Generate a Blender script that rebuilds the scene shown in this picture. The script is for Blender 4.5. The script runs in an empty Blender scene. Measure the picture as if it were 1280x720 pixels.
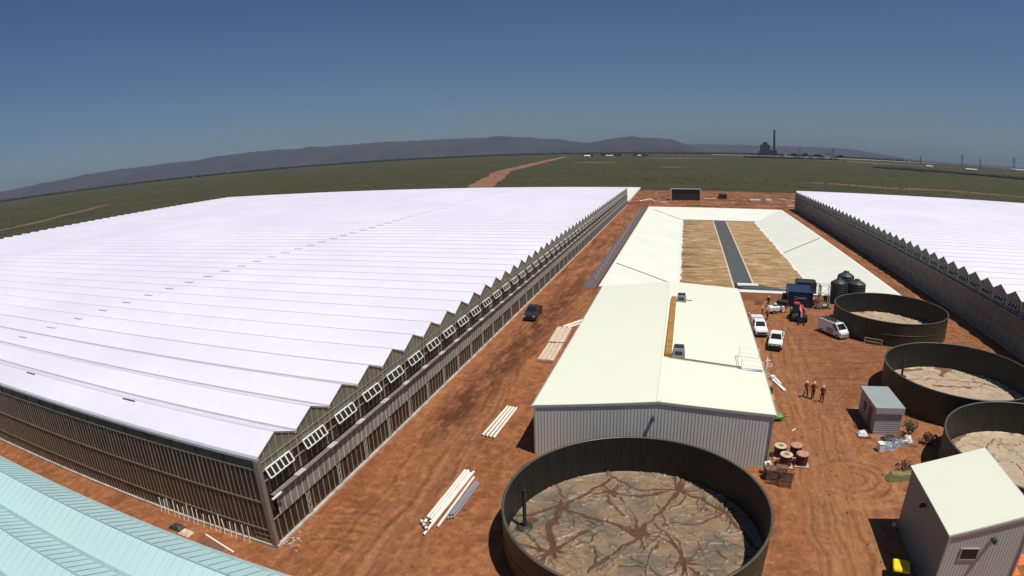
import bpy, bmesh, math, random
import numpy as np
from mathutils import Vector, Matrix, noise
R = math.radians
random.seed(7)
S = bpy.context.scene
C = S.collection

# ------------------------------------------------------------------ mesh collector
class MB:
    def __init__(self):
        self.v = []; self.f = []; self.m = []; self.s = []
    def face(self, pts, mi=0, smooth=False):
        b = len(self.v); self.v += [tuple(p) for p in pts]
        self.f.append(tuple(range(b, b + len(pts)))); self.m.append(mi); self.s.append(smooth)
    def faces(self, vs, fs, mi=0, smooth=False):
        b = len(self.v); self.v += [tuple(p) for p in vs]
        for f in fs:
            self.f.append(tuple(b + i for i in f)); self.m.append(mi); self.s.append(smooth)
    def box(self, lo, hi, mi=0, M=None):
        x0, y0, z0 = lo; x1, y1, z1 = hi
        vs = [Vector(p) for p in ((x0,y0,z0),(x1,y0,z0),(x1,y1,z0),(x0,y1,z0),(x0,y0,z1),(x1,y0,z1),(x1,y1,z1),(x0,y1,z1))]
        if M: vs = [M @ p for p in vs]
        self.faces(vs, [(0,3,2,1),(4,5,6,7),(0,1,5,4),(1,2,6,5),(2,3,7,6),(3,0,4,7)], mi)
    def cbox(self, c, d, mi=0, M=None):
        self.box([c[i]-d[i]/2 for i in range(3)], [c[i]+d[i]/2 for i in range(3)], mi, M)
    def tube(self, p, q, r, n=8, mi=0, r2=None, smooth=True, caps=True):
        p = Vector(p); q = Vector(q); d = (q - p)
        if d.length < 1e-6: return
        d.normalize()
        a = d.orthogonal().normalized(); b = d.cross(a)
        r2 = r if r2 is None else r2
        vs = []
        for (c, rr) in ((p, r), (q, r2)):
            for i in range(n):
                t = 2*math.pi*i/n
                vs.append(c + (a*math.cos(t) + b*math.sin(t))*rr)
        self.faces(vs, [(i, (i+1) % n, n+(i+1) % n, n+i) for i in range(n)], mi, smooth)
        if caps:
            self.face(vs[:n][::-1], mi); self.face(vs[n:], mi)
    def bar(self, p, q, w, h=None, mi=0):
        h = w if h is None else h
        p = Vector(p); q = Vector(q); d = (q-p).normalized()
        up = Vector((0,0,1)) if abs(d.z) < .95 else Vector((0,1,0))
        a = d.cross(up).normalized()*w/2; b = a.cross(d).normalized()*h/2
        vs = [p-a-b, p+a-b, p+a+b, p-a+b, q-a-b, q+a-b, q+a+b, q-a+b]
        self.faces(vs, [(0,3,2,1),(4,5,6,7),(0,1,5,4),(1,2,6,5),(2,3,7,6),(3,0,4,7)], mi)
    def lathe(self, prof, n=24, c=(0,0,0), mi=0, smooth=True, closed=False):
        vs = []
        for (r, z) in prof:
            for i in range(n):
                t = 2*math.pi*i/n
                vs.append((c[0]+r*math.cos(t), c[1]+r*math.sin(t), c[2]+z))
        fs = []
        k = len(prof)
        for j in range(k if closed else k-1):
            jj = (j+1) % k
            for i in range(n):
                fs.append((j*n+i, j*n+(i+1) % n, jj*n+(i+1) % n, jj*n+i))
        self.faces(vs, fs, mi, smooth)
        return vs
    def prism(self, poly, axis, a, b, mi=0):
        def P(u, w, t):
            return (t,u,w) if axis == 0 else ((u,t,w) if axis == 1 else (u,w,t))
        n = len(poly)
        vs = [P(u,w,a) for u,w in poly] + [P(u,w,b) for u,w in poly]
        fs = [tuple(range(n))[::-1], tuple(range(n,2*n))] + [(i,(i+1)%n,n+(i+1)%n,n+i) for i in range(n)]
        self.faces(vs, fs, mi)
    def build(self, name, mats, parent=None, loc=None, rz=0, recalc=False):
        me = bpy.data.meshes.new(name)
        me.from_pydata(self.v, [], self.f)
        if not isinstance(mats, (list, tuple)): mats = [mats]
        for m in mats: me.materials.append(m)
        me.polygons.foreach_set('material_index', self.m)
        me.polygons.foreach_set('use_smooth', self.s)
        me.update()
        if recalc:
            bm = bmesh.new(); bm.from_mesh(me)
            bmesh.ops.remove_doubles(bm, verts=bm.verts, dist=1e-4)
            bmesh.ops.recalc_face_normals(bm, faces=bm.faces); bm.to_mesh(me); bm.free()
        o = bpy.data.objects.new(name, me); C.objects.link(o)
        if parent: o.parent = parent
        if loc is not None: o.location = loc
        if rz: o.rotation_euler.z = rz
        return o

def tag(o, label=None, cat=None, group=None, kind=None):
    if label: o['label'] = label
    if cat: o['category'] = cat
    if group: o['group'] = group
    if kind: o['kind'] = kind
    return o
def thing(name, label, cat, loc=(0,0,0), rz=0, group=None):
    o = bpy.data.objects.new(name, None); C.objects.link(o)
    o.location = loc; o.rotation_euler.z = rz; o.empty_display_size = .3
    return tag(o, label, cat, group)
def dup(root, loc, rz=0, label=None, group=None):
    r = root.copy(); C.objects.link(r); r.location = loc; r.rotation_euler.z = rz
    if label: r['label'] = label
    if group: r['group'] = group
    for ch in list(root.children):
        c = ch.copy(); C.objects.link(c); c.parent = r
        for g in list(ch.children):
            d = g.copy(); C.objects.link(d); d.parent = c
    return r

# ------------------------------------------------------------------ node helpers
class NT:
    def __init__(self, name):
        self.mat = bpy.data.materials.new(name); self.mat.use_nodes = True
        self.t = self.mat.node_tree; self.n = self.t.nodes; self.l = self.t.links
        self.n.clear()
        self.out = self.n.new('ShaderNodeOutputMaterial')
        self._pos = None
    def _set(self, sock, v):
        if v is None: return
        if isinstance(v, bpy.types.NodeSocket): self.l.new(v, sock)
        elif isinstance(v, (tuple, list)) and len(v) == 3 and sock.type == 'RGBA': sock.default_value = (*v, 1)
        elif isinstance(v, (int, float)) and sock.type == 'RGBA': sock.default_value = (v, v, v, 1)
        else: sock.default_value = v
    def pos(self):
        if not self._pos: self._pos = self.n.new('ShaderNodeNewGeometry').outputs['Position']
        return self._pos
    def obj(self): return self.n.new('ShaderNodeTexCoord').outputs['Object']
    def mapv(self, vec, loc=(0,0,0), rot=(0,0,0), sc=(1,1,1)):
        m = self.n.new('ShaderNodeMapping'); self.l.new(vec, m.inputs['Vector'])
        m.inputs['Location'].default_value = loc; m.inputs['Rotation'].default_value = rot; m.inputs['Scale'].default_value = sc
        return m.outputs[0]
    def noise(self, vec, scale=1, detail=4, rough=.55, dist=0, col=False):
        x = self.n.new('ShaderNodeTexNoise'); self.l.new(vec, x.inputs['Vector'])
        x.inputs['Scale'].default_value = scale; x.inputs['Detail'].default_value = detail
        x.inputs['Roughness'].default_value = rough; x.inputs['Distortion'].default_value = dist
        return x.outputs['Color' if col else 'Fac']
    def white(self, vec):
        x = self.n.new('ShaderNodeTexWhiteNoise'); self.l.new(vec, x.inputs['Vector']); return x.outputs['Value']
    def voro(self, vec, scale=1, feature='F1'):
        x = self.n.new('ShaderNodeTexVoronoi'); x.feature = feature; self.l.new(vec, x.inputs['Vector'])
        x.inputs['Scale'].default_value = scale; return x.outputs['Distance']
    def wave(self, vec, scale=1, dist=0, detail=2, dscale=1, typ='BANDS', d='X'):
        x = self.n.new('ShaderNodeTexWave'); x.wave_type = typ
        if typ == 'BANDS': x.bands_direction = d
        else: x.rings_direction = d
        self.l.new(vec, x.inputs['Vector']); x.inputs['Scale'].default_value = scale
        x.inputs['Distortion'].default_value = dist; x.inputs['Detail'].default_value = detail
        x.inputs['Detail Scale'].default_value = dscale
        return x.outputs['Fac']
    def ramp(self, fac, stops, interp='LINEAR'):
        x = self.n.new('ShaderNodeValToRGB'); self._set(x.inputs[0], fac); cr = x.color_ramp; cr.interpolation = interp
        while len(cr.elements) < len(stops): cr.elements.new(.5)
        for e, (p, c) in zip(cr.elements, stops):
            e.position = p; e.color = (c,c,c,1) if isinstance(c, (int,float)) else (*c, 1)
        return x.outputs[0]
    def mix(self, fac, a, b, mode='MIX'):
        x = self.n.new('ShaderNodeMix'); x.data_type = 'RGBA'; x.blend_type = mode
        self._set(x.inputs[0], fac); self._set(x.inputs[6], a); self._set(x.inputs[7], b); return x.outputs[2]
    def math(self, op, a, b=None, c=None, clamp=False):
        x = self.n.new('ShaderNodeMath'); x.operation = op; x.use_clamp = clamp
        self._set(x.inputs[0], a); self._set(x.inputs[1], b); self._set(x.inputs[2], c); return x.outputs[0]
    def sep(self, vec):
        x = self.n.new('ShaderNodeSeparateXYZ'); self.l.new(vec, x.inputs[0]); return x.outputs
    def comb(self, a, b, c):
        x = self.n.new('ShaderNodeCombineXYZ')
        for i, v in enumerate((a,b,c)): self._set(x.inputs[i], v)
        return x.outputs[0]
    def smooth(self, v, a, b):
        x = self.n.new('ShaderNodeMapRange'); x.interpolation_type = 'SMOOTHSTEP'; self._set(x.inputs[0], v)
        x.inputs[1].default_value = a; x.inputs[2].default_value = b; return x.outputs[0]
    def attr(self, name):
        x = self.n.new('ShaderNodeAttribute'); x.attribute_name = name; return x.outputs['Fac']
    def bump(self, h, strength=.5, dist=.1, normal=None):
        x = self.n.new('ShaderNodeBump'); self._set(x.inputs['Height'], h)
        x.inputs['Strength'].default_value = strength; x.inputs['Distance'].default_value = dist
        if normal: self.l.new(normal, x.inputs['Normal'])
        return x.outputs[0]
    def bsdf(self, col, rough=.7, metal=0, normal=None, spec=.5, **kw):
        x = self.n.new('ShaderNodeBsdfPrincipled')
        self._set(x.inputs['Base Color'], col); self._set(x.inputs['Roughness'], rough); self._set(x.inputs['Metallic'], metal)
        x.inputs['Specular IOR Level'].default_value = spec
        if normal: self.l.new(normal, x.inputs['Normal'])
        for k, v in kw.items(): self._set(x.inputs[k], v)
        return x.outputs[0]
    def done(self, sh):
        self.l.new(sh, self.out.inputs['Surface']); return self.mat

def flat(name, col, rough=.6, metal=0, var=.12, scale=1.5, bump=0, spec=.4):
    t = NT(name); p = t.pos()
    n = t.noise(p, scale, 5)
    c = t.mix(t.ramp(n, [(.3,0),(.7,1)]), tuple(x*(1-var) for x in col), tuple(min(1,x*(1+var)) for x in col))
    nb = t.bump(t.noise(p, scale*6, 3), bump, .02) if bump else None
    return t.done(t.bsdf(c, rough, metal, nb, spec))

# ------------------------------------------------------------------ materials
M = {}
def mat_ground():
    t = NT('ground'); p = t.pos(); X, Y, Z = t.sep(p)
    # --- soil
    warp = t.noise(p, .05, 4, .6, col=True)
    wp = t.n.new('ShaderNodeVectorMath'); wp.operation = 'MULTIPLY_ADD'
    t.l.new(warp, wp.inputs[0]); wp.inputs[1].default_value = (2.5,2.5,0); t.l.new(p, wp.inputs[2])
    pw = wp.outputs[0]
    n1 = t.noise(p, .045, 5, .6); n2 = t.noise(p, .5, 6, .65); n3 = t.noise(p, 4.5, 4, .7)
    soil = t.mix(t.ramp(n1, [(.35,0),(.65,1)]), (.275,.105,.046), (.40,.168,.08))
    soil = t.mix(t.math('MULTIPLY', t.ramp(n2, [(.42,0),(.72,1)]), .55), soil, (.145,.052,.024))
    soil = t.mix(t.math('MULTIPLY', t.ramp(n3, [(.5,0),(.8,1)]), .4), soil, (.40,.185,.095))
    # right-hand yard is lighter and dustier
    ry = t.smooth(X, 6, 12); soil = t.mix(t.math('MULTIPLY', ry, .45), soil, (.33,.160,.082))
    # mottling at several sizes: dry pale crust, damp dark patches
    m1 = t.noise(p, .22, 6, .7, .6); m2 = t.noise(p, 1.3, 6, .78, .5)
    m3 = t.noise(t.mapv(pw, rot=(0,0,R(6)), sc=(.9,.3,1), loc=(4,2,0)), 1, 7, .75)
    soil = t.mix(t.math('MULTIPLY', t.ramp(m1, [(.30,1),(.47,0)]), .55), soil, (.120,.046,.024))
    soil = t.mix(t.math('MULTIPLY', t.ramp(m2, [(.32,1),(.48,0)]), .65), soil, (.125,.048,.025))
    soil = t.mix(t.math('MULTIPLY', t.ramp(m2, [(.52,0),(.64,1)]), .7), soil, (.46,.225,.118))
    soil = t.mix(t.math('MULTIPLY', t.ramp(m3, [(.36,1),(.50,0)]), .55), soil, (.155,.062,.032))
    soil = t.mix(t.math('MULTIPLY', t.ramp(m3, [(.54,0),(.66,1)]), .5), soil, (.42,.205,.11))
    rut = t.attr('rut'); dust = t.attr('dust')
    brk = t.ramp(t.noise(p, 1.1, 6, .75), [(.34,.15),(.58,1)])
    soil = t.mix(t.math('MULTIPLY', t.math('MULTIPLY', rut, brk), .8), soil, t.mix(ry, (.090,.032,.018), (.150,.060,.032)))
    soil = t.mix(t.math('MULTIPLY', t.math('MULTIPLY', dust, brk), .8), soil, (.43,.225,.125))
    fl = t.noise(t.mapv(pw, sc=(.9,.03,1)), 1, 6, .7); fl2 = t.noise(t.mapv(p, sc=(.35,.09,1), loc=(2,5,0)), 1, 7, .75); fm = t.smooth(Y, 90, 104)
    soil = t.mix(t.math('MULTIPLY', t.math('MULTIPLY', fm, t.ramp(fl, [(.47,0),(.58,1)])), .6), soil, (.12,.048,.028))
    soil = t.mix(t.math('MULTIPLY', t.math('MULTIPLY', fm, t.ramp(fl2, [(.40,.9),(.50,0)])), .75), soil, (.11,.048,.03))
    soil = t.mix(t.math('MULTIPLY', t.math('MULTIPLY', fm, t.ramp(fl2, [(.54,0),(.64,1)])), .5), soil, (.44,.235,.13))
    # dark churned band in the left lane and along the far lane
    bx = t.math('ABSOLUTE', t.math('ADD', X, t.math('MULTIPLY_ADD', Y, -.03, 22.3)))
    band = t.math('MULTIPLY', t.math('SUBTRACT', 1, t.smooth(bx, .6, 3.4)), t.math('MULTIPLY', t.smooth(Y, 36, 48), t.math('SUBTRACT', 1, t.smooth(Y, 92, 108))))
    band = t.math('MULTIPLY', band, t.ramp(t.noise(t.mapv(p, sc=(.7,.22,1)), 1, 7, .75), [(.38,.0),(.56,1)]))
    soil = t.mix(t.math('MULTIPLY', band, .85), soil, (.072,.026,.016))
    # fine cross streaks in the right yard and turning circles
    st = t.noise(t.mapv(p, rot=(0,0,R(-18)), sc=(.22,1.8,1)), 1, 5, .7)
    reg = t.math('MULTIPLY', t.smooth(X, 12, 18), t.math('MULTIPLY', t.smooth(Y, 50, 58), t.math('SUBTRACT', 1, t.smooth(Y, 76, 92))))
    soil = t.mix(t.math('MULTIPLY', reg, t.ramp(st, [(.4,.75),(.6,0)])), soil, (.17,.066,.034))
    m4 = t.noise(t.mapv(p, sc=(.05,.09,1), loc=(7,3,0)), 1, 7, .72); fy = t.smooth(Y, 236, 250)
    soil = t.mix(t.math('MULTIPLY', fy, t.ramp(m4, [(.40,.9),(.50,0)])), soil, (.105,.050,.032))
    soil = t.mix(t.math('MULTIPLY', fy, t.ramp(m4, [(.54,0),(.64,.7)])), soil, (.34,.20,.125))
    soil = t.mix(1.0, soil, (.96,.90,.80), 'MULTIPLY')
    # --- scrub plain
    s1 = t.noise(p, .012, 6, .6); s2 = t.noise(t.mapv(p, rot=(0,0,R(12)), sc=(.006,.03,1)), 1, 6, .62); s3 = t.noise(p, .12, 5, .75)
    scr = t.mix(t.ramp(s1, [(.35,0),(.65,1)]), (.048,.047,.020), (.074,.064,.031))
    scr = t.mix(t.math('MULTIPLY', t.ramp(s2, [(.48,0),(.66,1)]), .6), scr, (.100,.072,.042))
    scr = t.mix(t.ramp(s3, [(.42,.85),(.6,0)]), scr, (.036,.038,.017))
    scr = t.mix(t.ramp(t.noise(t.mapv(p, sc=(.004,.02,1), loc=(3.3,1.7,0)), 1, 4), [(.62,0),(.74,.6)]), scr, (.15,.085,.048))
    # --- site outline (uneven)
    wob = t.math('MULTIPLY', t.math('SUBTRACT', t.noise(p, .035, 5, .65), .5), 42)
    wob2 = t.math('MULTIPLY', t.math('SUBTRACT', t.noise(p, .4, 4, .7), .5), 9)
    ax = t.math('SUBTRACT', t.math('ABSOLUTE', t.math('SUBTRACT', X, 2)), 262)
    ay = t.math('SUBTRACT', t.math('ABSOLUTE', t.math('SUBTRACT', Y, 140)), 156)
    # middle of the site reaches further back than the greenhouses
    mid = t.math('MULTIPLY', t.math('SUBTRACT', 1, t.smooth(t.math('ABSOLUTE', t.math('SUBTRACT', X, 22)), 44, 62)), 46)
    ay = t.math('SUBTRACT', ay, mid)
    sd = t.math('ADD', t.math('MAXIMUM', ax, ay), t.math('ADD', wob, wob2))
    k = t.smooth(sd, 3, -3)
    col = t.mix(k, scr, soil)
    h = t.math('ADD', t.math('MULTIPLY', t.noise(p, 1.2, 6, .7), 1.0), t.math('MULTIPLY', rut, -.5))
    return t.done(t.bsdf(col, .95, 0, t.bump(h, .8, .28), .15))
def mat_soil(name, a, b, sc=.4):
    t = NT(name); p = t.pos()
    c = t.mix(t.ramp(t.noise(p, sc, 6, .65), [(.35,0),(.65,1)]), a, b)
    c = t.mix(t.math('MULTIPLY', t.ramp(t.noise(p, sc*9, 4), [(.5,0),(.75,1)]), .4), c, tuple(x*.6 for x in a))
    return t.done(t.bsdf(c, .95, 0, t.bump(t.noise(p, 1.4, 6), .5, .2), .15))
def mat_roof(name, col, bar, bar_amt, px=1.12, py=None, dirt=.05):
    # roof of glazed panels: thin bars run down the slope, each panel a touch different
    t = NT(name); p = t.pos(); X, Y, Z = t.sep(p)
    u = t.math('DIVIDE', X, px); fr = t.math('FRACT', u)
    line = t.math('LESS_THAN', fr, .07)
    cell = t.white(t.comb(t.math('FLOOR', u), t.math('FLOOR', t.math('DIVIDE', Y, 2.095)), 0))
    c = t.mix(cell, tuple(x*(1-dirt) for x in col), col)
    c = t.mix(t.math('MULTIPLY', t.ramp(t.noise(p, .05, 6, .6), [(.35,0),(.7,1)]), .9), c, tuple(x*.86 for x in col))
    c = t.mix(t.math('MULTIPLY', t.ramp(t.noise(t.mapv(p, sc=(.5,.06,1)), 1, 5, .65), [(.5,0),(.7,1)]), .5), c, (col[0]*.96, col[1]*.94, col[2]*.86))
    c = t.mix(t.math('MULTIPLY', line, bar_amt), c, bar)
    return t.done(t.bsdf(c, .45, 0, None, .3))
def mat_glass(name, tint, film, ft=.45, rough=.15):
    # dusty pane: partly lets light through, partly shows its own film
    t = NT(name); p = t.pos()
    tr = t.n.new('ShaderNodeBsdfTransparent'); tr.inputs[0].default_value = (*tint, 1)
    c = t.mix(t.ramp(t.noise(p, .8, 5), [(.3,0),(.7,1)]), tuple(x*.7 for x in film), tuple(x*1.25 for x in film))
    b = t.bsdf(c, rough, 0, None, .5)
    m = t.n.new('ShaderNodeMixShader'); m.inputs[0].default_value = ft
    t.l.new(tr.outputs[0], m.inputs[1]); t.l.new(b, m.inputs[2])
    return t.done(m.outputs[0])
def mat_corr(name, col, axis='XY', pitch=.28, strength=.6, rough=.45, metal=0.0, spec=.4, dirt=.25):
    # profiled sheet: ribs run upright
    t = NT(name); o = t.obj(); X, Y, Z = t.sep(o)
    v = t.math('ADD', X, Y) if axis == 'XY' else (X if axis == 'X' else (Y if axis == 'Y' else Z))
    w = t.math('SINE', t.math('MULTIPLY', v, 2*math.pi/pitch))
    rib = t.smooth(w, -.5, .6)
    n = t.noise(t.mapv(o, sc=(.6,.6,.12)), 1, 5)
    c = t.mix(t.math('MULTIPLY', t.ramp(n, [(.4,0),(.75,1)]), dirt), col, tuple(x*.6 for x in col))
    c = t.mix(t.math('MULTIPLY', t.math('SUBTRACT', 1, rib), .12), c, tuple(x*.5 for x in col))
    return t.done(t.bsdf(c, rough, metal, t.bump(rib, strength, .04), spec))
def mat_sheetroof(name, col, pitch=.76):
    t = NT(name); o = t.obj(); X, Y, Z = t.sep(o)
    f = t.math('FRACT', t.math('DIVIDE', Y, pitch)); rib = t.math('LESS_THAN', f, .08)
    n = t.noise(t.mapv(o, sc=(.25,.6,1)), 1, 5)
    c = t.mix(t.math('MULTIPLY', t.ramp(n, [(.4,0),(.7,1)]), .12), col, tuple(x*.8 for x in col))
    c = t.mix(t.math('MULTIPLY', rib, .10), c, tuple(x*.6 for x in col))
    return t.done(t.bsdf(c, .4, 0, None, .35))
def mat_tankwall(name, col, pale_tone):
    t = NT(name); o = t.obj(); X, Y, Z = t.sep(o)
    a = t.math('MULTIPLY', t.math('ARCTAN2', Y, X), 9)
    n = t.noise(t.comb(t.math('MULTIPLY', a, .6), t.math('MULTIPLY', Z, .35), 0), 1.2, 5)
    c = t.mix(t.ramp(n, [(.35,0),(.7,1)]), col, pale_tone)  # noise mixes two wall tones at random
    zr = t.math('FRACT', t.math('MULTIPLY', Z, 1.25)); seam = t.math('LESS_THAN', zr, .03)
    c = t.mix(t.math('MULTIPLY', seam, .5), c, tuple(x*.5 for x in col))
    w = t.math('SINE', t.math('MULTIPLY', Z, 60))
    return t.done(t.bsdf(c, .5, .2, t.bump(w, .15, .02), .4))
def mat_liner(name, col):
    t = NT(name); o = t.obj(); X, Y, Z = t.sep(o)
    a = t.math('ARCTAN2', Y, X)
    n = t.noise(t.comb(t.math('MULTIPLY', a, 16), t.math('MULTIPLY', Z, .22), 3.1), 1.3, 5, .6)
    c = t.mix(t.ramp(n, [(.35,0),(.7,1)]), tuple(x*.75 for x in col), tuple(x*1.3 for x in col))
    return t.done(t.bsdf(c, .42, 0, t.bump(n, .8, .25), .4))
def mat_floor(name, tan, grey, mud, gf=.5):
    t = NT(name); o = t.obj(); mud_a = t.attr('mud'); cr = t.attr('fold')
    n1 = t.noise(o, .30, 4, .55, .5); n2 = t.noise(t.mapv(o, rot=(0,0,.5), sc=(1.0,1.7,1)), 1.1, 6, .68, 1.2)
    c = t.mix(t.ramp(n1, [(.54-gf*.10,0),(.61,gf)]), tan, grey)
    c = t.mix(t.math('MULTIPLY', t.ramp(n2, [(.42,1),(.54,0)]), .35), c, tuple(x*.55 for x in grey))
    c = t.mix(t.math('MULTIPLY', t.ramp(n2, [(.58,0),(.68,1)]), .35), c, tuple(min(1,x*1.4) for x in tan))
    c = t.mix(t.math('MULTIPLY', cr, .85), c, tuple(x*.25 for x in grey))  # fold shade painted as near-black strokes
    c = t.mix(t.ramp(mud_a, [(.35,0),(.55,1)]), c, t.mix(t.noise(o, 2, 4), tuple(x*.7 for x in mud), tuple(x*1.2 for x in mud)))
    return t.done(t.bsdf(c, t.math('MULTIPLY_ADD', mud_a, .3, .42), 0, t.bump(n2, .25, .08), .35))

M['ground'] = mat_ground()
M['roof_white'] = mat_roof('roof_white', (.755,.73,.83), (.58,.57,.62), .12)
M['roof_teal'] = mat_roof('roof_teal', (.47,.67,.66), (.35,.47,.47), .06, .72)
M['glass_dark'] = mat_glass('glass_dark', (.66,.58,.50), (.075,.055,.040), .50)
M['glass_front'] = mat_glass('glass_front', (.66,.56,.48), (.105,.070,.050), .62)
M['glass_gable'] = mat_glass('glass_gable', (.6,.6,.5), (.24,.235,.165), .75, .3)
M['glass_band'] = mat_glass('glass_band', (.5,.5,.45), (.14,.13,.10), .75, .3)
M['screen'] = mat_glass('screen_fabric', (.4,.4,.38), (.27,.27,.235), .9, .6)
M['frame_pale'] = flat('frame_pale', (.56,.58,.50), .5, 0, .12)
M['screen_brightened'] = mat_glass('screen_brightened', (.45,.46,.40), (.245,.255,.205), .9, .6)  # paler screen copy: missing light on the shaded wall put into its colour
M['glass_low'] = mat_glass('glass_low', (.5,.5,.44), (.32,.335,.265), .8, .7)  # film also lightened, painting extra light onto the shaded wall's low band
M['alu'] = flat('alu_bars', (.46,.43,.37), .45, .2, .1)
M['alu_front'] = flat('alu_front', (.30,.27,.22), .5, .2, .15)
M['alu_brown'] = flat('weathered_steel', (.25,.215,.185), .55, .2, .15)
M['alu_bright'] = flat('bright_frame', (.80,.78,.72), .4, 0, .06)
M['gutter'] = flat('gutter_metal', (.50,.49,.54), .45, .3, .1)
M['kerb'] = flat('pale_kerb', (.46,.36,.29), .9, 0, .3, 1.2)
M['ledge_plate'] = flat('ledge_plate', (.46,.42,.40), .8, 0, .2)
M['teal_gutter'] = flat('teal_gutter', (.30,.40,.40), .5, 0, .1)
M['teal_bar'] = flat('teal_bar', (.26,.40,.39), .6, 0, .1)
M['pane_dark'] = flat('dark_pane', (.026,.025,.025), .4, 0, .1, 1, 0, .3)
M['white'] = flat('white_paint', (.80,.80,.77), .4, 0, .05)
M['pipe_white'] = flat('white_pipe', (.80,.72,.64), .45, 0, .1, 1)
M['pipe_grey'] = flat('grey_pipe', (.30,.31,.34), .45, .2, .1, 1)
M['timber'] = flat('pale_timber', (.62,.47,.36), .8, 0, .2, 2)
M['timber_dark'] = flat('brown_timber', (.17,.085,.06), .85, 0, .25, 3)
M['shed_roof'] = mat_sheetroof('cream_sheet_roof', (.80,.82,.66))
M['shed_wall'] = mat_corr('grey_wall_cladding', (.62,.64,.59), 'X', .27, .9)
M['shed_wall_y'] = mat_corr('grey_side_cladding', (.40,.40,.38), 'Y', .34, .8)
M['trim'] = flat('grey_trim', (.42,.42,.41), .45, .1, .06)
M['small_wall'] = mat_corr('small_shed_cladding', (.40,.40,.37), 'Z', .22, .5)
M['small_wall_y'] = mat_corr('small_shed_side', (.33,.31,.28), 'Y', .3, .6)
M['small_roof'] = mat_corr('zinc_roof', (.40,.44,.42), 'X', .25, .4, .45, .2)
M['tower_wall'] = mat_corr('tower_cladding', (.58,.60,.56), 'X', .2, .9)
M['tower_side_shaded'] = mat_corr('tower_shaded_cladding', (.215,.27,.265), 'Y', .2, .5)  # same cladding darkened: the side wall's shade put into its colour
M['ochre'] = flat('ochre_rust', (.40,.20,.045), .7, 0, .25, 1.5)
M['brown_pipe'] = flat('brown_conduit', (.20,.11,.07), .6, 0, .2)
M['grey_box'] = flat('grey_metal', (.30,.31,.31), .45, .3, .1)
M['dark_metal'] = flat('dark_metal', (.05,.05,.05), .5, .3, .2)
M['black'] = flat('black_rubber', (.022,.022,.022), .75, 0, .2)
M['tank_out'] = mat_tankwall('olive_tank_steel', (.038,.037,.023), (.062,.058,.036))
M['tank_in'] = mat_liner('black_liner', (.012,.012,.011))
M['tank_rim'] = flat('tank_rim', (.12,.115,.09), .45, .4, .2)
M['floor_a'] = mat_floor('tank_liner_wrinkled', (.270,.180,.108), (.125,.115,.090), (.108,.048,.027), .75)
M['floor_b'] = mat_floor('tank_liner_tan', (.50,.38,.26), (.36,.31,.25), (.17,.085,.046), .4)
M['liner_white'] = None
M['blue'] = flat('navy_paint', (.018,.035,.085), .45, 0, .2, 1)
M['red'] = flat('red_paint', (.42,.03,.03), .4, 0, .15, 1)
M['carwhite'] = flat('car_white', (.80,.80,.80), .25, 0, .03, 1, 0, .5)
M['cardark'] = flat('car_charcoal', (.035,.040,.052), .28, .3, .1, 1, 0, .6)
M['glass_car'] = flat('car_glass', (.012,.014,.016), .06, 0, .05, 1, 0, .8)
M['lamp'] = flat('lamp_lens', (.75,.75,.72), .15, 0, .03)
M['lamp_red'] = flat('tail_lens', (.35,.02,.02), .2, 0, .03)
M['maroon'] = flat('maroon_drum', (.075,.016,.018), .55, 0, .2)
M['cream'] = flat('cream_lid', (.55,.43,.28), .7, 0, .15, 3)
M['pink'] = flat('pinkish_lid', (.48,.22,.18), .7, 0, .15, 3)
M['yellow'] = flat('yellow_plastic', (.80,.62,.02), .4, 0, .08)
M['orange'] = flat('orange_plastic', (.80,.20,.05), .6, 0, .2, 5)
M['green'] = flat('green_paint', (.10,.30,.08), .6, 0, .2, 2)
M['greenmet'] = flat('olive_boards', (.20,.18,.075), .8, 0, .25, 3)
M['plastic_grey'] = flat('grey_plastic_film', (.22,.235,.27), .3, 0, .6, 5, .6, .6)
M['leaf'] = flat('dull_leaf', (.055,.058,.026), .85, 0, .4, 3)
M['leaf_brown'] = flat('dry_brush', (.10,.045,.03), .9, 0, .35, 3)
M['leaf_far'] = flat('far_tree_leaf', (.020,.026,.014), .95, 0, .3, .3)
M['bark'] = flat('bark', (.10,.075,.05), .9, 0, .2)
M['poly'] = flat('charcoal_poly', (.040,.052,.048), .5, 0, .1)
M['far_dark'] = flat('far_steel', (.022,.026,.030), .7, 0, .15, .05)
M['far_pale'] = flat('far_pale', (.50,.48,.45), .7, 0, .2, .05)
M['skin'] = flat('skin', (.42,.24,.17), .6)
M['shirt_maroon'] = flat('maroon_workwear', (.24,.046,.030), .85, 0, .2, 8)
M['shirt_navy'] = flat('navy_workwear', (.022,.022,.035), .85, 0, .2, 8)
M['shirt_sand'] = flat('sand_workwear', (.34,.25,.15), .85, 0, .2, 8)
M['trouser'] = flat('dark_trousers', (.020,.019,.024), .9, 0, .2, 8)
M['hat'] = flat('white_hard_hat', (.78,.55,.44), .4, 0, .03)
M['boot'] = flat('boots', (.05,.03,.02), .8)
def mat_pond():
    t = NT('cream_pond_liner'); p = t.pos(); X, Y, Z = t.sep(p)
    n = t.noise(p, .12, 5)
    c = t.mix(t.ramp(n, [(.35,0),(.7,1)]), (.80,.79,.69), (.72,.74,.66))
    w = t.noise(t.mapv(p, sc=(.06,.5,.2)), 1, 4)
    c = t.mix(t.math('MULTIPLY', t.ramp(w, [(.52,0),(.6,1)]), .14), c, (.62,.60,.52))
    seam = t.math('LESS_THAN', t.math('FRACT', t.math('DIVIDE', Y, 5.9)), .018)
    c = t.mix(t.math('MULTIPLY', seam, .25), c, (.45,.43,.38))
    return t.done(t.bsdf(c, .55, 0, t.bump(w, .4, .3), .3))
M['liner_white'] = mat_pond()
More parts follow.
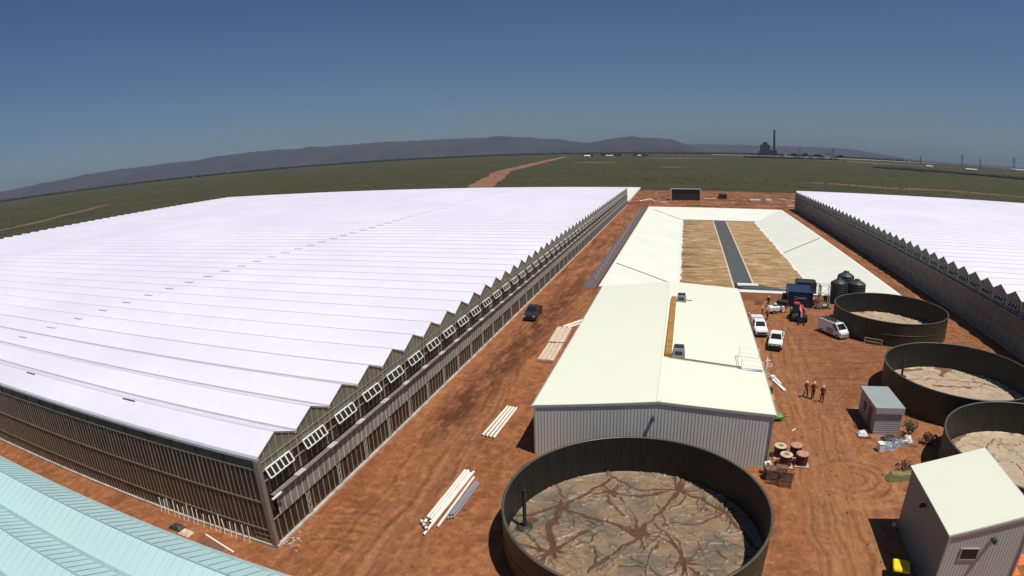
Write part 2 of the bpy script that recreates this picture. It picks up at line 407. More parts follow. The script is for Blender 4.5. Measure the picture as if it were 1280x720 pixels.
def mat_bed():
    t = NT('pond_bed'); p = t.pos(); X, Y, Z = t.sep(p)
    w = t.noise(t.mapv(p, sc=(.16,.42,1)), 1, 8, .78, .8)
    w2 = t.noise(t.mapv(p, sc=(.22,.9,1), loc=(9,3,0)), 1, 7, .78, .5)
    c = t.mix(t.ramp(w, [(.36,0),(.60,1)]), (.24,.135,.06), (.46,.30,.145))
    c = t.mix(t.ramp(w2, [(.52,0),(.62,.9)]), c, (.64,.50,.31))
    c = t.mix(t.ramp(w2, [(.34,.85),(.44,0)]), c, (.17,.10,.055))
    e = t.math('MINIMUM', t.smooth(X, 7, -1), 1)
    d = t.noise(t.mapv(p, sc=(.08,.20,1), loc=(1,7,0)), 1, 7, .72)
    c = t.mix(t.math('MULTIPLY', t.math('MULTIPLY_ADD', e, .75, .25), t.ramp(d, [(.42,.95),(.52,0)])), c, (.13,.085,.062))
    return t.done(t.bsdf(c, .9, 0, t.bump(w, .9, .5), .15))
M['bed'] = mat_bed()
M['channel'] = flat('grey_channel', (.085,.088,.088), .6, 0, .12, .5)
M['bank'] = mat_soil('bank_soil', (.17,.065,.035), (.25,.10,.05), .5)
M['gravel'] = mat_soil('purple_gravel', (.105,.085,.095), (.165,.13,.135), 1.2)
M['road'] = mat_soil('dirt_road', (.19,.092,.055), (.27,.145,.09), .05)
M['track'] = mat_soil('faint_track', (.12,.072,.042), (.19,.105,.06), .05)
M['salt'] = flat('salt_pan', (.42,.38,.33), .9, 0, .3, .01)
M['mound'] = mat_soil('mound_soil', (.13,.058,.034), (.27,.125,.07), .35)
def mat_hill():
    t = NT('hill_scrub'); p = t.pos()
    n = t.noise(p, .0022, 6, .65)
    c = t.mix(t.ramp(n, [(.35,0),(.65,1)]), (.034,.031,.034), (.056,.047,.048))
    return t.done(t.bsdf(c, 1, 0, None, .05))
M['hill'] = mat_hill()
def mat_water():
    t = NT('inlet_water'); p = t.pos()
    return t.done(t.bsdf((.03,.055,.06), .5, 0, t.bump(t.noise(p, .05, 4), .15, 1), .12))
M['water'] = mat_water()

# ------------------------------------------------------------------ ground, hills, water
HX0, HX1, HY0, HY1 = -15.5, 41.0, 96.0, 243.5      # opening for the lined pond
def ground_z(x, y):
    d = math.hypot(x, y)
    if d < 2300: return 0.0
    return -(d-2300)*.0104*min(1, (d-2300)/300)
def build_ground():
    xs = [HX0, HX1]; ys = [HY0, HY1]
    for k in range(1, 40):
        s = 14*1.21**k
        if s > 14000: break
        xs += [HX0-s, HX1+s]; ys += [HY0-s, HY1+s]
    xs += [-14500, 14500]; ys += [14500, -3000]; ys = [y for y in ys if y >= -3000]
    xs = sorted(set(xs)); ys = sorted(set(ys))
    mb = MB(); idx = {}
    vs = []
    for j, y in enumerate(ys):
        for i, x in enumerate(xs):
            vs.append((x, y, ground_z(x, y)))
    nx = len(xs); fs = []
    for j in range(len(ys)-1):
        for i in range(nx-1):
            if xs[i] >= HX0 and xs[i+1] <= HX1 and ys[j] >= HY0 and ys[j+1] <= HY1: continue
            fs.append((j*nx+i, j*nx+i+1, (j+1)*nx+i+1, (j+1)*nx+i))
    mb.faces(vs, fs)
    tag(mb.build('ground', M['ground']), kind='structure')
build_ground()

def vnoise(x, y, seed=0, octs=4):
    # value noise on arrays, about -1..1
    out = np.zeros_like(x); amp = 1.0; tot = 0
    for o in range(octs):
        xi = np.floor(x).astype(np.int64); yi = np.floor(y).astype(np.int64); fx = x-xi; fy = y-yi
        fx = fx*fx*(3-2*fx); fy = fy*fy*(3-2*fy)
        def h(a, b):
            n = (a*374761393 + b*668265263 + (seed+o*17)*2147483647) & 0xffffffff
            n = ((n ^ (n >> 13))*1274126177) & 0xffffffff
            return ((n ^ (n >> 16)) & 0xffff)/32767.5-1
        v = (h(xi,yi)*(1-fx)+h(xi+1,yi)*fx)*(1-fy)+(h(xi,yi+1)*(1-fx)+h(xi+1,yi+1)*fx)*fy
        out += v*amp; tot += amp; amp *= .5; x = x*2.03+3.1; y = y*2.03+7.7
    return out/tot*1.6
def dist_polyline(X, Y, pts):
    best = np.full(X.shape, 99.0)
    for a, b in zip(pts[:-1], pts[1:]):
        vx, vy = b[0]-a[0], b[1]-a[1]; l2 = vx*vx+vy*vy or 1e-9
        t = np.clip(((X-a[0])*vx+(Y-a[1])*vy)/l2, 0, 1)
        best = np.minimum(best, np.hypot(X-a[0]-t*vx, Y-a[1]-t*vy))
    return best
def curve(pts, n=10):
    out = []; P_ = [pts[0]]+list(pts)+[pts[-1]]
    for k in range(1, len(P_)-2):
        p0, p1, p2, p3 = P_[k-1:k+3]
        for i in range(n):
            t = i/n
            out.append(tuple(.5*(2*p1[q]+(p2[q]-p0[q])*t+(2*p0[q]-5*p1[q]+4*p2[q]-p3[q])*t*t+(3*p1[q]-p0[q]-3*p2[q]+p3[q])*t**3) for q in (0,1)))
    out.append(tuple(pts[-1])); return out
def offset(pts, d):
    out = []
    for i in range(len(pts)):
        a = Vector(pts[max(0,i-1)]); b = Vector(pts[min(len(pts)-1,i+1)]); v = (b-a).normalized()
        out.append((pts[i][0]-v.y*d, pts[i][1]+v.x*d))
    return out
def yard():
    rnd = random.Random(11)
    st = .2; xs = np.arange(-24.4, 46.2, st); ys = np.arange(18.6, 97.9, st); X, Y = np.meshgrid(xs, ys)
    wx = X+.35*vnoise(X*.35, Y*.35, 3); wy = Y+.35*vnoise(X*.35, Y*.35, 8)
    rut = np.zeros_like(X); dust = np.zeros_like(X)
    def track(pts, strength, light=False, w=.20, gauge=.78, pair=True):
        nonlocal rut, dust
        c = curve(pts); v = np.zeros_like(X)
        for d in ((-gauge, gauge) if pair else (0,)):
            D = dist_polyline(wx, wy, offset(c, d) if d else c); v = np.maximum(v, np.clip(1.25-D/w, 0, 1))
            if not light: dust = np.maximum(dust, .55*strength*np.clip(1-np.abs(D-w*1.9)/(w*.8), 0, 1))
        if light: dust = np.maximum(dust, v*strength)
        else: rut = np.maximum(rut, v*strength)
    J = lambda pts, a: [(x+rnd.uniform(-a,a), y+rnd.uniform(-a,a)) for x, y in pts]
    for k in range(11):       # up and down the right-hand yard
        dx = rnd.uniform(-2.4, 3.2)
        track(J([(12.4+dx*.7,18),(12.8+dx,34),(13.2+dx,46),(13.6+dx,58),(14+dx*.9,70),(15+dx*.7,84)], .7), rnd.uniform(.35,.8), rnd.random() < .35)
    for k in range(8):        # sweeping right toward the van
        track(J([(12+k*.25,40),(13+k*.2,52),(16+k*.4,62),(21,68+k*.7),(27,70.5+k*.8)], .6), rnd.uniform(.35,.75), rnd.random() < .3)
    for k in range(5): track(J([(16,58+k*4),(20,63+k*3),(24,66+k*2.4),(30,71+k)], .8), rnd.uniform(.3,.7), k % 2 == 0)
    for k in range(7):        # turning circles
        r = 1.0+k*.52; n = 26; e = .93
        track([(14.9+r*1.02*math.cos(6.2832*i/n+k), 41.2+r*e*math.sin(6.2832*i/n+k)) for i in range(n+1)], (.8 if k % 2 else .7), k % 2 == 1 or k == 6, .15, 0, False)
    track([(11.4,39.2),(12.6,37.6),(14.9,37.0),(17.2,37.7),(18.3,39.6),(18.1,41.8)], 1.0, True, .22, 0, False)
    for k in range(6): track(J([(9.6,45+k*1.1),(11.5,44.6+k*1.2),(13.5,44+k*1.4)], .3), .5, k % 2 == 0, .12, 0, False)
    for k in range(9):        # left lane
        dx = rnd.uniform(-2.2, 2.6)
        track(J([(-18.5+dx,20),(-19+dx,34),(-20+dx,48),(-21+dx*.7,64),(-21+dx*.6,80),(-20+dx*.6,97)], .5), rnd.uniform(.3,.8), rnd.random() < .3)
    for k in range(4): track(J([(-21,50+k*3),(-20,60+k*3),(-17.5,74+k*3),(-15.2,90+k*2)], .5), rnd.uniform(.4,.8))
    for k in range(4): track([(-23.5,25+k*1.1),(-20.5,26.2+k*1.0),(-17.5,26.0+k*.9),(-14.5,24.2+k*.7)], .55, k % 2 == 0, .16, .6, k % 2 == 1)
    for k in range(3): track(J([(38.5,95),(39.5,84),(40.5,70),(41.5,58)], .6), .6, k == 1)
    for k in range(14):       # odd scrapes and spoil
        x0, y0 = rnd.choice(((rnd.uniform(-23,-13),rnd.uniform(24,90)),(rnd.uniform(9,26),rnd.uniform(46,92)))); a = rnd.uniform(0,3.1); l = rnd.uniform(1,3.5)
        track([(x0,y0),(x0+math.cos(a)*l*.5+.2,y0+math.sin(a)*l*.5),(x0+math.cos(a)*l,y0+math.sin(a)*l)], .6, k % 2 == 0, .15, 0, False)
    ed = np.minimum(np.minimum(X-xs[0], xs[-1]-X), np.minimum(Y-ys[0], ys[-1]-Y))
    fade = np.clip(ed/2.0, 0, 1); rut *= fade; dust *= fade
    Z = .035+.03*vnoise(X*.9, Y*.9, 5, 3)*fade-.03*rut
    Z = np.clip(Z, .012, .05)*np.clip(ed/.4+.25, 0, 1)
    ny, nx = X.shape; vs_ = np.stack([X, Y, Z], -1).reshape(-1, 3)
    ii = np.arange(ny-1)[:,None]*nx+np.arange(nx-1)[None,:]
    F_ = np.stack([ii, ii+1, ii+nx+1, ii+nx], -1).reshape(-1, 4)
    me = bpy.data.meshes.new('dirt_yard'); me.from_pydata(vs_.tolist(), [], F_.tolist()); me.materials.append(M['ground'])
    me.polygons.foreach_set('use_smooth', [True]*len(me.polygons))
    for nm, v in (('rut', rut), ('dust', dust)): me.attributes.new(nm, 'FLOAT', 'POINT').data.foreach_set('value', v.reshape(-1).astype(np.float32))
    o = bpy.data.objects.new('dirt_yard', me); C.objects.link(o); tag(o, kind='structure')
yard()

def strip(name, pts, widths, mat, z=.05, kind='structure'):
    mb = MB(); L = []; Rr = []
    n = len(pts)
    for i, (x, y) in enumerate(pts):
        a = Vector(pts[max(0,i-1)]); b = Vector(pts[min(n-1,i+1)]); d = (b-a).normalized(); nn = Vector((-d.y, d.x))
        w = widths[i]/2
        L.append((x+nn.x*w, y+nn.y*w)); Rr.append((x-nn.x*w, y-nn.y*w))
    for i in range(n-1):
        mb.face([(*L[i], z+ground_z(*L[i])), (*Rr[i], z+ground_z(*Rr[i])), (*Rr[i+1], z+ground_z(*Rr[i+1])), (*L[i+1], z+ground_z(*L[i+1]))])
    return tag(mb.build(name, mat), kind=kind)
def jig(pts, w, step=18, jw=.16, jx=1.2):
    out = []; ws = []
    for a, b in zip(pts[:-1], pts[1:]):
        n = max(2, int((Vector(b)-Vector(a)).length/step))
        for k in range(n):
            t = k/n
            out.append((a[0]+(b[0]-a[0])*t + random.uniform(-jx,jx), a[1]+(b[1]-a[1])*t)); ws.append(w*random.uniform(1-jw,1+jw))
    out.append(pts[-1]); ws.append(w)
    return out, ws
strip('dirt_road', *jig([(-125,330),(-141,392),(-205,640),(-270,1130),(-333,1612)], 19), M['road'], .06)
strip('dirt_track', *jig([(-400,60),(-425,150),(-452,230),(-505,310),(-548,368)], 13, 12, .3), M['track'], .05)
strip('side_track', *jig([(100,466),(150,434),(200,446),(262,428)], 16, 10, .4), M['track'], .05)
strip('salt_pan', [(95,2160),(240,2150),(420,2120),(600,2080),(900,2050)], [60,90,120,110,40], M['salt'], .08)
strip('pale_flat', [(-190,972),(-150,968),(-110,962)], [4,9,3], M['salt'], .06)
strip('pale_flat', [(-34,738),(-16,741),(0,745)], [2.5,6,2], M['salt'], .06)
strip('pale_flat', [(-90,1308),(-20,1330),(60,1352)], [6,22,6], M['salt'], .06)
strip('pale_flat', [(330,1560),(480,1480),(640,1440)], [8,26,6], M['salt'], .06)

def azdir(a): a = R(a); return math.sin(a), math.cos(a)
def water_arc(name, a0, a1, d0, d1, z):
    mb = MB(); n = 30
    for k in range(n):
        x0, y0 = azdir(a0+(a1-a0)*k/n); x1, y1 = azdir(a0+(a1-a0)*(k+1)/n)
        mb.face([(x0*d0,y0*d0,z),(x1*d0,y1*d0,z),(x1*d1,y1*d1,z),(x0*d1,y0*d1,z)])
    tag(mb.build(name, M['water']), kind='structure')
water_arc('water', -49, -30, 2700, 4600, -4.5)

def hills(name, prof, dist, depth, base_el=-1.0, rough=1.0, seed=0, z_extra=0):
    """A real ridge: profile gives crest elevation (deg) against azimuth, slopes run to the front and back."""
    mb = MB(); step = .35; az = prof[0][0]; cols = []
    rows = [(0,-.35),(.12,.18),(.3,.52),(.5,.80),(.72,.97),(.85,1.0),(1.0,.9),(1.25,.4),(1.6,-.3)]
    while az <= prof[-1][0]+1e-6:
        for (a0,e0),(a1,e1) in zip(prof[:-1], prof[1:]):
            if a0 <= az <= a1: e = e0+(e1-e0)*(az-a0)/(a1-a0); break
        x, y = azdir(az); col = []
        zc = (dist+depth*.85)*math.tan(R(e)) + 25
        zb = -(dist-2300)*.0104-6
        for (t, h) in rows:
            d = dist+depth*t
            nz = noise.fractal(Vector((az*.55+seed, t*2.2, seed)), 1.0, 2.0, 5)*.11*rough
            nz *= 0 if h > .99 else 1
            z = zb + (zc-zb)*(h+nz*(1 if h>-.2 else 0))
            col.append((x*d, y*d, z))
        cols.append(col); az += step
    vs = [p for c in cols for p in c]; k = len(rows); fs = []
    for i in range(len(cols)-1):
        for j in range(k-1):
            fs.append((i*k+j, (i+1)*k+j, (i+1)*k+j+1, i*k+j+1))
    mb.faces(vs, fs, 0, True)
    tag(mb.build(name, M['hill']), kind='structure')
hills('hills', [(-80,.0),(-72,.1),(-65,.24),(-62.2,.4),(-58,.66),(-54.3,.82),(-50.6,.90),(-47,.93),(-44.5,1.1),(-42,1.24),(-38,1.19),(-35.5,1.18),(-31,1.24),(-26.2,1.23),(-21.5,1.24),(-18,1.18),(-15,1.05),(-12.5,.84),(-9.8,.5),(-7,.2),(-4,-.2),(-1,-.6)], 5600, 2200, seed=1.3)
hills('hills', [(-13,-.4),(-11,.2),(-9.4,.48),(-8.4,.6),(-7.2,.84),(-6.2,1.0),(-5.2,1.03),(-4.2,.93),(-2.2,.86),(-1.3,.72),(-.4,.42),(.6,.1),(2,-.3),(4,-.6)], 5000, 1600, seed=5.1)
hills('hills', [(-4,.1),(0,.28),(3.3,.34),(8,.24),(11,.30),(15.4,.24),(17,.08),(18.3,-.06),(20.5,-.32),(23,-.5),(28,-.6),(34,-.7)], 7000, 2200, seed=8.7)

# scrub tufts over the plain and belts of far wood: uncountable
def tuft(mb, x, y, z, r, h, mi=0):
    n = 5; a0 = random.random()*6
    ring = [(x+math.cos(a0+2*math.pi*i/n)*r*random.uniform(.7,1.2), y+math.sin(a0+2*math.pi*i/n)*r*random.uniform(.7,1.2), z+h*random.uniform(.25,.5)) for i in range(n)]
    top = (x+random.uniform(-.2,.2)*r, y, z+h); base = [(x+(p[0]-x)*.6, y+(p[1]-y)*.6, z-.05) for p in ring]
    vs = ring + base + [top]
    mb.faces(vs, [(i,(i+1)%n,2*n) for i in range(n)] + [(n+i,n+(i+1)%n,(i+1)%n,i) for i in range(n)], mi)
def on_site(x, y): return -265 < x < 268 and -40 < y < 348
mb = MB()
for i in range(2600):
    d = 300*(2000/300)**random.random(); x, y = azdir(random.uniform(-68, 34)); x *= d; y *= d
    if on_site(x, y) or noise.noise(Vector((x*.006, y*.006, 2))) < -.12: continue
    r = random.uniform(.5,1.3)*(1.6 if d > 900 else 1); tuft(mb, x, y, ground_z(x,y), r, r*random.uniform(.6,1.0))
tag(mb.build('scrub', M['leaf']), 'low grey green scrub dotted across the flat plain', 'scrub', kind='stuff')
def belt(name, label, pts, n, spread, hmin, hmax):
    mb = MB()
    for i in range(n):
        t = random.random()*(len(pts)-1); k = int(t); f = t-k
        x = pts[k][0]+(pts[k+1][0]-pts[k][0])*f + random.gauss(0,spread); y = pts[k][1]+(pts[k+1][1]-pts[k][1])*f + random.gauss(0,spread)
        h = random.uniform(hmin,hmax); tuft(mb, x, y, ground_z(x,y), h*.9, h)
    tag(mb.build(name, M['leaf_far']), label, 'trees', kind='stuff')
belt('far_wood', 'dark band of trees along the far edge of the plain', [(azdir(a)[0]*2380, azdir(a)[1]*2380) for a in range(-70, 22, 3)], 2600, 40, 4, 9)
belt('bush_belt', 'dark belt of bushes crossing the plain on the right', [(330,1010),(420,960),(520,890),(640,840)], 420, 9, 2.0, 4.5)
belt('bush_belt', 'dark line of bushes below the far chimney', [(170,1590),(280,1640),(420,1660)], 260, 14, 3, 7)

mb = MB()
for i in range(800):
    x, y = random.choice(((random.uniform(-24,-13), random.uniform(20,95)), (random.uniform(9,27), random.uniform(26,95)), (random.uniform(39,45), random.uniform(60,95))))
    r = random.uniform(.04,.11)*(1.6 if random.random() < .05 else 1); tuft(mb, x, y, .03, r, r*1.1)
tag(mb.build('stones', M['bank']), 'small red stones and clods scattered over the bare yard', 'stones', kind='stuff')
# ------------------------------------------------------------------ greenhouses
P = 4.19
def greenhouse(label, x, y0, s, width, n, gut=7.05, rid=8.0, led=4.0, fr='alu_bright', br='alu', low='glass_dark'):
    g = thing('greenhouse', label, 'greenhouse', (x, y0, 0))
    L = n*P
    def X(u): return s*u                  # u inward from the detailed side wall, negative = outward
    # roof: thin glazed slopes with a ridge cap and gutters
    mb = MB()
    for i in range(n):
        y = i*P; th = .05
        for (ya, za, yb, zb) in ((y+.14, gut+.05, y+P/2, rid), (y+P-.14, gut+.05, y+P/2, rid)):
            pts = [(ya,za),(yb,zb),(yb,zb-th),(ya,za-th)]
            mb.prism(pts, 0, X(-.08), X(width), 0)
        mb.box((min(X(-.1),X(width)), y+P/2-.03, rid+.004), (max(X(-.1),X(width)), y+P/2+.03, rid+.03), 0)
    for i in range(n+1):
        y = i*P
        mb.box((min(X(-.12),X(width)), y-.135, gut-.16), (max(X(-.12),X(width)), y+.135, gut+.03), 1)
    mb.build('roof', [M['roof_white'], M['gutter']], g)
    # roof vents: one small flap per bay standing open on the sunny slope
    for i in range(n):
        y = i*P; vb = MB(); u = 47.4 if s < 0 else 60
        f0, f1 = .62, .80
        ya, yb = y+P/2*f0, y+P/2*f1; za = gut+(rid-gut)*f0; zb = gut+(rid-gut)*f1
        pts = [(ya,za+.02),(ya,za+.06),(yb,zb+.12),(yb,zb+.03)]
        vb.prism(pts, 0, X(u), X(u+1.9), 0)
        vb.box((min(X(u-.02),X(u+1.92)), ya-.10, za-.02), (max(X(u-.02),X(u+1.92)), ya-.01, za+.07), 1)
        vb.build('roof_vent', [M['roof_white'], M['gutter']], g)
    if s < 0:
        for i, u in ((0,14.5),(0,31)):
            vb = MB(); f = .93; y = P/2*f; z = gut+(rid-gut)*f
            vb.box((X(u+1.6), y-.06, z-.02), (X(u), y+.02, z+.07)); vb.build('roof_vent', M['dark_metal'], g)
    # gable side: glazing
    mb = MB(); o = X(0)
    mb.box((min(X(0),X(.03)), .02, .25), (max(X(0),X(.03)), L-.02, 2.2), 2)          # lower glazing
    mb.box((min(X(0),X(.03)), .02, 2.2), (max(X(0),X(.03)), L-.02, 5.95), 0)
    for i in range(n):
        y = i*P
        mb.prism([(y+.02,5.95),(y+P-.02,5.95),(y+P-.02,gut-.02),(y+P/2,rid-.07),(y+.02,gut-.02)], 0, X(0), X(.03), 1)
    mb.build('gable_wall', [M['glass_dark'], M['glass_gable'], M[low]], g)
    mb = MB()
    nb = int(L/.6983)
    for k in range(nb+1):
        y = k*P/6
        f = (k % 6)/6; top = gut+(rid-gut)*(1-abs(f-.5)*2) - .08
        w = .05 if k % 6 else (.10 if s < 0 else .26)
        mb.box((min(X(-.05),X(-.004)), y-w/2, .25), (max(X(-.05),X(-.004)), y+w/2, 2.12), 0)
        mb.box((min(X(-.05),X(-.004)), y-w/2, led+.2), (max(X(-.05),X(-.004)), y+w/2, top), 0)
    for z in (2.16, 5.2, 5.95):
        mb.box((min(X(-.075),X(-.052)), 0, z-.045), (max(X(-.075),X(-.052)), L, z+.045), 0)
    mb.box((min(X(-.07),X(-.052)), 0, 6.55), (max(X(-.07),X(-.052)), L, 6.60), 0)
    for i in range(n):                                   # gable edge trims
        y = i*P
        for a, b in (((y+.1,gut-.03),(y+P/2,rid-.05)), ((y+P-.1,gut-.03),(y+P/2,rid-.05))):
            mb.bar((X(-.05), *a), (X(-.05), *b), .06, .09, 0)
    mb.build('glazing_frame', M['alu'] if s < 0 else M['frame_pale'], g)
    mb = MB()                                            # screen band under the ledge
    mb.box((min(X(-.16),X(-.12)), .9, 2.2), (max(X(-.16),X(-.12)), L-.3, led-.02), 0)
    for k in range(nb):
        y = .95+k*P/6
        if y < L-.4: mb.box((min(X(-.19),X(-.162)), y-.022, 2.2), (max(X(-.19),X(-.162)), y+.022, led-.03), 1)
    mb.build('screen', [M['screen'] if s < 0 else M['screen_brightened'], M['alu_bright'] if s < 0 else M['alu_brown']], g)
    mb = MB()
    mb.box((min(X(-.46),X(-.08)), .5, led), (max(X(-.46),X(-.08)), L, led+.06), 0)
    for i in range(n):
        y = i*P
        mb.box((min(X(-.52),X(-.09)), y+3.15, led+.064), (max(X(-.52),X(-.09)), y+4.15, led+.11), 1)
    mb.box((min(X(-.62),X(-.5)), .1, led-.04), (max(X(-.62),X(-.5)), 1.1, led+.06), 2)
    mb.build('ledge', [M['alu_brown'] if s < 0 else M['ledge_plate'], M['ledge_plate'], M['alu_bright']], g)
    mb = MB(); mb.box((min(X(-.28),X(.12)), -.1, 0), (max(X(-.28),X(.12)), L, .22)); mb.build('kerb', M['kerb'], g)
    # vent windows standing open
    me = {}
    for i in range(n):
        np_ = 5 if i < 2 else (4 if i == 2 else 3)
        if np_ not in me:
            fb = MB(); pb = MB(); ln = 2.65
            A = Vector((X(-.10), 0, 6.03+(led-4)*.35)); B = Vector((X(-.46), 0, 5.36+(led-4)*.35)); d = B-A
            def q(u, v): p = A+d*v; return Vector((p.x, u, p.z))
            for v in (.05, .95): fb.bar(q(0,v), q(ln,v), .13, .05)
            for k in range(np_+1):
                u = .05+(ln-.1)*k/np_; fb.bar(q(u,.02), q(u,.98), .11, .055)
            nrm = Vector((d.z, 0, -d.x)).normalized()*.006
            pb.face([q(.05,.07)-nrm, q(ln-.05,.07)-nrm, q(ln-.05,.93)-nrm, q(.05,.93)-nrm]); pb.face([q(.05,.07)+nrm, q(.05,.93)+nrm, q(ln-.05,.93)+nrm, q(ln-.05,.07)+nrm])
            me[np_] = (fb, pb)
        if (np_, 'o') not in me:
            w = me[np_][0].build('vent_window', M[fr], g); w.location.y = i*P+.5
            pn = me[np_][1].build('pane', M['pane_dark'], w); me[(np_,'o')] = (w, pn)
        else:
            w0, p0 = me[(np_,'o')]
            w = w0.copy(); C.objects.link(w); w.parent = g; w.location.y = i*P+.5
            pn = p0.copy(); C.objects.link(pn); pn.parent = w
    # lattice braces in the open lower band, one at each bay
    bm0 = MB()
    for dy in (-.22, .22): bm0.bar((X(-.11), dy, .22), (X(-.11), dy, 2.1), .05)
    for k in range(3):
        z0 = .25+k*.61
        bm0.bar((X(-.12), -.2, z0), (X(-.12), .2, z0+.58), .045); bm0.bar((X(-.10), .2, z0), (X(-.10), -.2, z0+.58), .045)
    b0 = bm0.build('brace', M[br], g); b0.location.y = P
    for i in range(2, n):
        b = b0.copy(); C.objects.link(b); b.parent = g; b.location.y = i*P
    # front wall
    mb = MB()
    a, b = sorted((X(.1), X(width)))
    mb.box((a, 0, .22), (b, .03, 6.15), 0); mb.box((a, 0, 6.15), (b, .03, gut-.17), 1)
    mb.build('front_wall', [M['glass_front'], M['glass_band']], g)
    mb = MB(); k = 0; u = .35
    while u < width:
        w = .09 if k % 6 == 0 else .036
        mb.box((X(u)-w/2, -.05, .22), (X(u)+w/2, -.004, 6.2), 0)
        if k % 6 == 0: mb.box((X(u)-.04, -.06, 6.2), (X(u)+.05, -.004, gut-.17), 2)
        u += .45; k += 1
    for z in (1.38, 3.68): mb.box((a, -.085, z-.05), (b, -.054, z+.05), 0)
    mb.box((a, -.075, 6.13), (b, -.053, 6.19), 0)
    mb.box((a, -.16, 0), (b, .1, .2), 1)
    for z in (.45,.85): mb.box((min(X(.35),X(1.7)), -.075, z), (max(X(.35),X(1.7)), -.053, z+.05), 0)
    mb.build('front_frame', [M['alu_front'], M['kerb'], M['dark_metal']], g)
    mb = MB(); mb.box((min(X(-.14),X(.22)), -.14, 0), (max(X(-.14),X(.22)), .22, gut-.17)); mb.build('corner_post', M['alu_brown'], g)
    if s < 0:
        for k in range(18):                               # pale poles leaning on the outside of the glass
            px = x-2.2-k*.55+random.uniform(-.15,.15); dx = random.uniform(-.30,-.08); hh = random.uniform(1.0,1.55)
            pb = MB(); pb.tube((0,0,.02), (dx*.3,.16,hh*.5), .032, 6); pb.tube((dx*.3,.16,hh*.5), (dx,.30,hh), .032, 6)
            tag(pb.build('leaning_pole', M['pipe_white'], None, (px, y0-.42, 0)), 'short pale pole leaning on the left greenhouse\'s front wall near its corner', 'pole', 'pale poles leaning on the greenhouse front')
    # far walls
    mb = MB()
    mb.box((min(X(width-.04),X(width)), .02, 0), (max(X(width-.04),X(width)), L, gut-.05), 0)
    mb.box((a, L-.03, .1), (b, L, gut-.17), 0)
    for i in range(n):
        y = i*P
        mb.prism([(y+.02,gut-.04),(y+P-.02,gut-.04),(y+P/2,rid-.07)], 0, X(width-.04), X(width), 1)
    for k in range(n*3): mb.box((X(width)-.06, k*P/3-.03, 0), (X(width)+.06, k*P/3+.03, gut-.17), 2)
    mb.build('rear_wall', [M['glass_dark'], M['glass_gable'], M['alu']], g)
    return g
greenhouse('vast white-roofed greenhouse filling the left, dark glazed front wall', -24.8, 24.0, -1, 222, 54)
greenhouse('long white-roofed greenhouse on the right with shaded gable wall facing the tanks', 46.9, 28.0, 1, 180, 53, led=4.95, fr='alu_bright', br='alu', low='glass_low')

# foreground greenhouse with pale teal roof
def teal_house():
    g = thing('greenhouse', 'low greenhouse with pale teal roof in the bottom left corner', 'greenhouse', (-14.0, 18.25, 0))
    gut, rid, n, w = 4.0, 5.0, 4, 60
    mb = MB()
    for i in range(n):
        y = -i*P
        for ya, yb in ((y-.14, y-P/2), (y-P+.14, y-P/2)):
            mb.prism([(ya,gut+.06),(yb,rid),(yb,rid-.05),(ya,gut+.01)], 0, -w, 0, 0)
        mb.box((-w, y-P/2-.05, rid+.003), (.02, y-P/2+.05, rid+.05), 1)
    for i in range(n+1): mb.box((-w, -i*P-.14, gut-.15), (.05, -i*P+.14, gut+.03), 1)
    for i in range(n):
        y = -i*P; k = 0
        while k*.75 < w:
            x = -k*.75-.2
            mb.bar((x,y-.14,gut+.085), (x,y-P/2+.03,rid+.03), .018, .04, 2)
            mb.bar((x,y-P+.14,gut+.062), (x,y-P/2-.03,rid+.002), .01, .008, 2)
            k += 1
    mb.build('roof', [M['roof_teal'], M['teal_gutter'], M['teal_bar']], g)
    mb = MB()
    for i in range(n):
        y = -i*P; mb.prism([(y-.02,.2),(y-P+.02,.2),(y-P+.02,gut-.02),(y-P/2,rid-.07),(y-.02,gut-.02)], 0, -.05, -.01, 0)
    mb.box((-w, -.06, .2), (-.06, -.02, gut-.16), 0); mb.box((-w, -n*P+.02, .2), (-.06, -n*P+.06, gut-.16), 0)
    mb.build('wall', M['glass_dark'], g)
    mb = MB(); k = 0
    while k*.7 < w: mb.box((-k*.7-.03, -.015, 0), (-k*.7+.03, .02, gut-.16)); k += 1
    mb.build('wall_frame', M['alu'], g)
teal_house()

